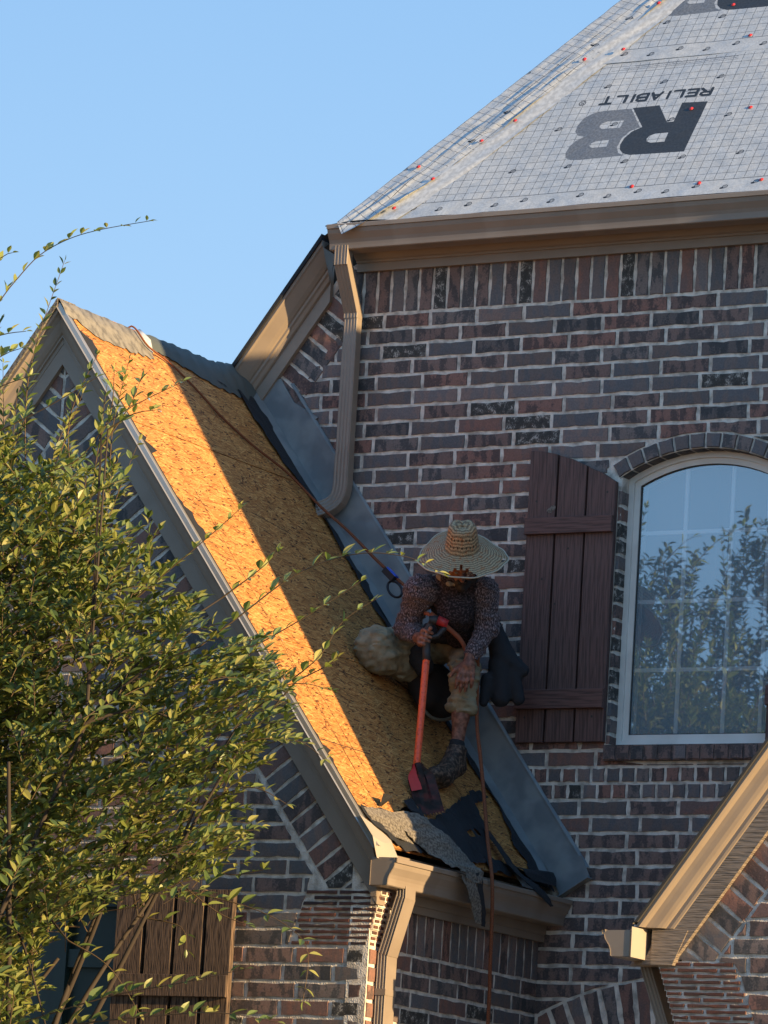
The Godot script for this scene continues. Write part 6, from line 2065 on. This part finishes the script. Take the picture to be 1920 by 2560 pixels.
func crape_myrtle() -> void:
	var b := Vector3(0.15, GROUND, 3.3)
	var t := thing("crape_myrtle", "leafy green crape myrtle with long arching sprays in front of the gable wing", "tree", b)
	var RO := Transform3D(Basis.IDENTITY, -b)
	var wood := st_new(true)
	var twig := st_new(true)
	var near := []       # leaves on the long sprays
	var rest := []
	var grow := func(pts: Array, r0: float, r1: float, size: float, gap: float, list: Array, skip := 0.0) -> void:
		var c := curve(pts, 0.03)
		tube(twig, c, r0, r1, 4, false)
		var acc := 0.0
		var flip := 1.0
		for i in range(1, c.size()):
			var d := (c[i] - c[i - 1])
			acc += d.length()
			if acc < gap or float(i) / c.size() < skip:
				continue
			acc = 0.0
			d = d.normalized()
			var sd := d.cross(Vector3(0.3, 1.0, 0.4)).normalized()
			for s in ([1.0, -1.0] if rng.randf() < 0.75 else [flip]):
				flip = -flip
				var along := rng.randf_range(0.35, 0.8)
				var lift := rng.randf_range(-0.1, 0.75)
				var ld: Vector3 = (d * along + sd * s * rng.randf_range(0.5, 1.0) + Vector3(0, lift, 0) + Vector3(rng.randf_range(-0.2, 0.2), 0, rng.randf_range(-0.3, 0.3))).normalized()
				var taper := 1.0 - 0.45 * pow(float(i) / c.size(), 3.0)
				list.append(leaf_frame(c[i] + ld * 0.004, ld, size * rng.randf_range(0.72, 1.15) * taper))
		list.append(leaf_frame(c[-1], (c[-1] - c[-2]).normalized(), size * 0.5))
	# trunks and limbs
	var limbs := []
	for k in 5:
		var a := k * 1.3
		var foot := Vector3(0.15 + 0.14 * cos(a), GROUND, 3.3 + 0.14 * sin(a))
		var fork := Vector3(0.15 + 0.42 * cos(a), -4.3 + 0.2 * sin(k * 2.0), 3.3 + 0.35 * sin(a))
		tube(wood, curve([foot, foot.lerp(fork, 0.5) + Vector3(0.04 * sin(a * 3), 0, 0.03), fork], 0.08), 0.036, 0.020, 8)
		for m in 4:
			var e := a + m * 1.57
			var tip := fork + Vector3(0.55 * cos(e) + 0.15, 1.3 + 0.35 * sin(m * 2.1 + k), 0.42 * sin(e))
			tube(wood, curve([fork, fork.lerp(tip, 0.5) + Vector3(0.06 * cos(e), 0.08, 0), tip], 0.08), 0.015, 0.007, 6)
			limbs.append([fork, tip])
	var S := [
		[Vector3(-0.25, -1.5, 3.2), Vector3(0.01, -0.85, 3.2), Vector3(0.14, -0.67, 3.2), Vector3(0.22, -0.58, 3.2), Vector3(0.32, -0.49, 3.2), Vector3(0.46, -0.43, 3.2), Vector3(0.62, -0.40, 3.2), Vector3(0.86, -0.38, 3.2)],
		[Vector3(0.02, -0.91, 3.3), Vector3(0.22, -0.85, 3.3), Vector3(0.35, -0.84, 3.3)], [Vector3(-0.11, -1.02, 3.1), Vector3(0.09, -0.89, 3.1), Vector3(0.19, -0.86, 3.1)], [Vector3(-0.01, -0.61, 3.2), Vector3(0.12, -0.49, 3.2), Vector3(0.18, -0.47, 3.2)],
		[Vector3(0.06, -1.15, 3.3), Vector3(0.24, -1.07, 3.3), Vector3(0.40, -1.03, 3.3)],
		[Vector3(0.22, -1.56, 3.4), Vector3(0.35, -1.50, 3.4), Vector3(0.70, -1.43, 3.4), Vector3(0.89, -1.25, 3.4), Vector3(1.20, -1.12, 3.4)], [Vector3(0.83, -1.32, 3.4), Vector3(0.87, -1.21, 3.4), Vector3(0.87, -1.05, 3.4)], [Vector3(0.86, -1.30, 3.4), Vector3(0.98, -1.24, 3.4), Vector3(1.08, -1.23, 3.4)], [Vector3(0.80, -1.36, 3.35), Vector3(0.92, -1.20, 3.35), Vector3(0.97, -1.08, 3.35)],
		[Vector3(0.07, -1.27, 3.2), Vector3(0.19, -1.23, 3.2), Vector3(0.42, -1.14, 3.2), Vector3(0.65, -1.03, 3.2)], [Vector3(0.43, -1.32, 3.1), Vector3(0.47, -1.20, 3.1), Vector3(0.52, -1.07, 3.1)],
		[Vector3(0.70, -1.99, 3.0), Vector3(0.90, -1.84, 3.0), Vector3(1.17, -1.64, 3.0), Vector3(1.27, -1.56, 3.0)], [Vector3(0.52, -1.83, 3.0), Vector3(0.62, -1.60, 3.0), Vector3(0.69, -1.41, 3.0), Vector3(0.75, -1.26, 3.0)],
		[Vector3(1.43, -2.22, 3.5), Vector3(1.61, -2.10, 3.5), Vector3(1.86, -1.94, 3.5), Vector3(2.12, -1.87, 3.5), Vector3(2.35, -1.89, 3.5), Vector3(2.51, -1.96, 3.5)],
		[Vector3(1.24, -2.26, 3.3), Vector3(1.54, -2.19, 3.3), Vector3(1.70, -2.12, 3.3), Vector3(1.87, -2.03, 3.3), Vector3(2.03, -1.94, 3.3)], [Vector3(1.33, -1.97, 3.2), Vector3(1.50, -1.86, 3.2), Vector3(1.58, -1.79, 3.2)],
		[Vector3(1.46, -2.47, 3.2), Vector3(1.65, -2.33, 3.2), Vector3(1.80, -2.22, 3.2), Vector3(1.90, -2.08, 3.2), Vector3(2.05, -1.99, 3.2)], [Vector3(1.71, -2.31, 3.2), Vector3(1.83, -2.26, 3.2), Vector3(1.89, -2.22, 3.2)],
		[Vector3(1.26, -2.49, 3.3), Vector3(1.46, -2.43, 3.3), Vector3(1.75, -2.34, 3.3), Vector3(1.93, -2.37, 3.3)],
		[Vector3(1.04, -2.70, 3.1), Vector3(1.25, -2.65, 3.1), Vector3(1.61, -2.53, 3.1), Vector3(1.80, -2.61, 3.1)], [Vector3(1.23, -2.79, 3.1), Vector3(1.46, -2.72, 3.1), Vector3(1.64, -2.79, 3.1)],
		[Vector3(0.38, -2.98, 2.8), Vector3(0.65, -3.03, 2.8), Vector3(1.04, -3.11, 2.8), Vector3(1.32, -3.17, 2.8), Vector3(1.51, -3.25, 2.8), Vector3(1.60, -3.35, 2.8), Vector3(1.59, -3.54, 2.8)],
		[Vector3(0.54, -3.77, 3.5), Vector3(0.78, -3.69, 3.5), Vector3(1.15, -3.59, 3.5), Vector3(1.44, -3.54, 3.5), Vector3(1.74, -3.48, 3.5)], [Vector3(0.85, -3.74, 3.5), Vector3(0.95, -3.71, 3.5), Vector3(1.57, -3.65, 3.5), Vector3(1.90, -3.68, 3.5)],
		[Vector3(0.16, -3.39, 3.0), Vector3(0.25, -3.35, 3.0), Vector3(0.57, -3.24, 3.0), Vector3(0.91, -3.19, 3.0)], [Vector3(0.85, -3.37, 3.4), Vector3(1.05, -3.47, 3.4), Vector3(1.21, -3.65, 3.4)], [Vector3(0.91, -3.23, 3.0), Vector3(1.12, -3.27, 3.0), Vector3(1.15, -3.36, 3.0)], [Vector3(1.23, -3.03, 3.1), Vector3(1.40, -3.07, 3.1), Vector3(1.55, -3.05, 3.1)], [Vector3(1.14, -3.09, 3.1), Vector3(1.35, -3.22, 3.1), Vector3(1.50, -3.27, 3.1)],
	]
	for i in S.size():
		var big: float = 0.082 if i in [22, 23, 21] else 0.070
		grow.call(S[i], 0.0036, 0.0013, big, 0.040, near, 0.05)
	# the mass of the crown: short leafy shoots filling its body
	var crown := PackedVector2Array([Vector2(-0.9, -1.0), Vector2(-0.28, -1.18), Vector2(0.34, -1.36), Vector2(0.70, -1.50), Vector2(0.93, -1.72), Vector2(1.12, -1.93), Vector2(1.28, -2.08), Vector2(1.48, -2.20), Vector2(1.62, -2.33), Vector2(1.64, -2.48), Vector2(1.55, -2.64), Vector2(1.42, -2.80), Vector2(1.45, -2.98), Vector2(1.38, -3.10), Vector2(1.05, -3.16), Vector2(0.75, -3.26), Vector2(0.55, -3.40), Vector2(0.50, -3.80), Vector2(-0.03, -4.0), Vector2(-0.9, -4.0)])
	var view := Vector3(-0.496, 0.179, -0.85)
	var dens := noise(1.6, 141, 3)
	var made := 0
	var tries := 0
	while made < 2900 and tries < 30000:
		tries += 1
		var q := Vector2(rng.randf_range(-0.85, 1.66), rng.randf_range(-4.0, -1.0))
		if not Geometry2D.is_point_in_polygon(q, crown):
			continue
		var dp := rng.randf_range(-0.55, 0.55)
		if dens.get_noise_3d(q.x * 1.6, q.y * 1.6, dp * 1.5) < -0.09 - 0.25 * (1.0 - smoothstep(0.2, 1.1, q.x)):
			continue
		var c := Vector3(q.x, q.y, 3.2) + view * dp
		var outw := Vector3(q.x - 0.2 + rng.randf_range(-0.7, 0.9), 0.55 + rng.randf_range(-0.5, 0.5), rng.randf_range(-0.7, 0.7)).normalized()
		var l := rng.randf_range(0.14, 0.34)
		var sag := Vector3(0, -0.25 * l, 0)
		grow.call([c - outw * l * 0.5, c + Vector3(0, 0.04 * l, 0), c + outw * l * 0.5 + sag * 0.3], 0.0020, 0.0009, 0.066, 0.022, rest)
		made += 1
	# tall shoots at the top left, also seen mirrored in the window
	for i in 44:
		var x := rng.randf_range(-0.75, 0.10) if i % 3 else rng.randf_range(0.0, 0.42)
		var z := rng.randf_range(2.7, 4.2)
		if x > 0.02:
			z = rng.randf_range(2.6, 2.95)
		var y0 := rng.randf_range(-2.3, -1.3)
		var h := rng.randf_range(0.45, 1.1) * (1.0 if x < 0.05 else 0.6)
		grow.call([Vector3(x, y0, z), Vector3(x + rng.randf_range(-0.06, 0.06), y0 + h * 0.5, z), Vector3(x + rng.randf_range(-0.16, 0.12), y0 + h, z + rng.randf_range(-0.1, 0.1))], 0.0032, 0.0012, 0.060, 0.030, rest)
	# dark inner shoots keep the core closed
	for i in 420:
		var c := Vector3(rng.randf_range(-0.9, 0.75), rng.randf_range(-4.0, -1.75), rng.randf_range(2.7, 3.7))
		if c.x > 0.62 - 0.35 * absf(c.y + 2.6):
			continue
		var o := Vector3(rng.randf_range(-1, 1), rng.randf_range(-0.3, 1), rng.randf_range(-1, 1)).normalized()
		grow.call([c - o * 0.15, c, c + o * 0.15], 0.004, 0.0015, 0.055, 0.024, rest)
	# limbs reach out towards the sprays
	for i in S.size():
		var a: Vector3 = S[i][0]
		var best: Vector3 = limbs[0][1]
		for l in limbs:
			if (l[1] as Vector3).distance_to(a) < best.distance_to(a):
				best = l[1]
		tube(wood, curve([best, best.lerp(a, 0.5) + Vector3(0, 0.06, 0), a], 0.08), 0.007, 0.0036, 5, false)
	var bark := tri(mat(0.05, 0.036, 0.026, 0.85), Vector3.ONE * 4.0)
	put("branches", done(wood), bark, t, RO)
	put("twigs", done(twig), tri(mat(0.12, 0.075, 0.038, 0.8), Vector3.ONE * 4.0), t, RO)
	var lm := leaf_mesh()
	var greens := []
	for c in [Vector3(0.225, 0.250, 0.062), Vector3(0.270, 0.275, 0.072), Vector3(0.175, 0.215, 0.058), Vector3(0.310, 0.290, 0.085), Vector3(0.135, 0.180, 0.050)]:
		var m := mat(c.x, c.y, c.z, 0.42)
		m.backlight_enabled = true
		m.backlight = lin(c.x * 1.1, c.y * 1.1, c.z * 0.6)
		greens.append(m)
	var made_parts := 0
	for i in near.size():
		if made_parts < 296:
			put("leaf", lm, greens[rng.randi() % greens.size()], t, RO * (near[i] as Transform3D))
			made_parts += 1
		else:
			rest.append(near[i])
	var mm := MultiMesh.new()
	mm.transform_format = MultiMesh.TRANSFORM_3D
	mm.use_colors = true
	mm.mesh = lm
	mm.instance_count = rest.size()
	var tints := [Color(0.215, 0.245, 0.060), Color(0.265, 0.272, 0.072), Color(0.160, 0.205, 0.055), Color(0.300, 0.285, 0.082), Color(0.125, 0.172, 0.048), Color(0.095, 0.140, 0.040)]
	for i in rest.size():
		mm.set_instance_transform(i, rest[i])
		mm.set_instance_color(i, tints[rng.randi() % tints.size()])
	var mi := MultiMeshInstance3D.new()
	mi.name = "foliage"
	mi.multimesh = mm
	mi.transform = RO
	var fm := mat(1, 1, 1, 0.42)
	fm.vertex_color_use_as_albedo = true
	fm.backlight_enabled = true
	fm.backlight = lin(0.42, 0.46, 0.08)
	mi.material_override = fm
	mi.set_meta("kind", "stuff")
	t.add_child(mi, true)
	mirrored_tree(lm, fm, bark, tints)
	print("leaves ", near.size(), " + ", rest.size())

func mirrored_tree(lm: Mesh, fm: Material, bark: Material, tints: Array) -> void:
	# stands nearer the street, left of the picture; only the window's reflection shows it
	var b := Vector3(-0.55, GROUND, 5.2)
	var t := thing("crape_myrtle", "twin-topped crape myrtle outside the frame, seen only as a reflection in the arched window", "tree", b)
	var RO := Transform3D(Basis.IDENTITY, -b)
	var wood := st_new(true)
	var put_leaves := []
	for k in 5:
		var a := k * 1.256
		var foot := Vector3(-0.55 + 0.1 * cos(a), GROUND, 5.2 + 0.1 * sin(a))
		var tip := Vector3(-0.55 + 0.5 * cos(a), -1.4 + 0.3 * sin(k * 2.0), 5.2 + 0.35 * sin(a))
		tube(wood, curve([foot, foot.lerp(tip, 0.5) + Vector3(0.1 * cos(a), 0, 0.1), tip], 0.1), 0.04, 0.012, 6)
	for i in 2100:
		var p := Vector3(rng.randf_range(-1.5, 0.45), rng.randf_range(-3.9, 0.05), 5.2 + rng.randf_range(-0.55, 0.55))
		var top := -0.52 if absf(p.x + 0.92) < 0.27 else (-0.30 if p.x > -0.42 else -1.15)
		if p.y > top:
			continue
		var d := Vector3(rng.randf_range(-0.5, 0.5), 1.0, rng.randf_range(-0.5, 0.5)).normalized()
		var l := rng.randf_range(0.18, 0.42)
		var c := curve([p, p + d * l * 0.5, p + d * l + Vector3(0.05, 0, 0)], 0.03)
		tube(wood, c, 0.003, 0.001, 4, false)
		for q in range(1, c.size()):
			var sd := d.cross(Vector3(rng.randf_range(-1, 1), 0.2, rng.randf_range(-1, 1))).normalized()
			for s in [1.0, -1.0]:
				var ld: Vector3 = (d * 0.6 + sd * s).normalized()
				put_leaves.append(leaf_frame(c[q], ld, rng.randf_range(0.045, 0.07)))
	put("branches", done(wood), bark, t, RO)
	var mm := MultiMesh.new()
	mm.transform_format = MultiMesh.TRANSFORM_3D
	mm.use_colors = true
	mm.mesh = lm
	mm.instance_count = put_leaves.size()
	for i in put_leaves.size():
		mm.set_instance_transform(i, put_leaves[i])
		mm.set_instance_color(i, (tints[rng.randi() % tints.size()] as Color) * 0.55)
	var mi := MultiMeshInstance3D.new()
	mi.name = "foliage"
	mi.multimesh = mm
	mi.transform = RO
	var dm := mat(1, 1, 1, 0.5)
	dm.vertex_color_use_as_albedo = true
	dm.backlight_enabled = true
	dm.backlight = lin(0.06, 0.075, 0.012)
	mi.material_override = dm
	mi.set_meta("kind", "stuff")
	t.add_child(mi, true)
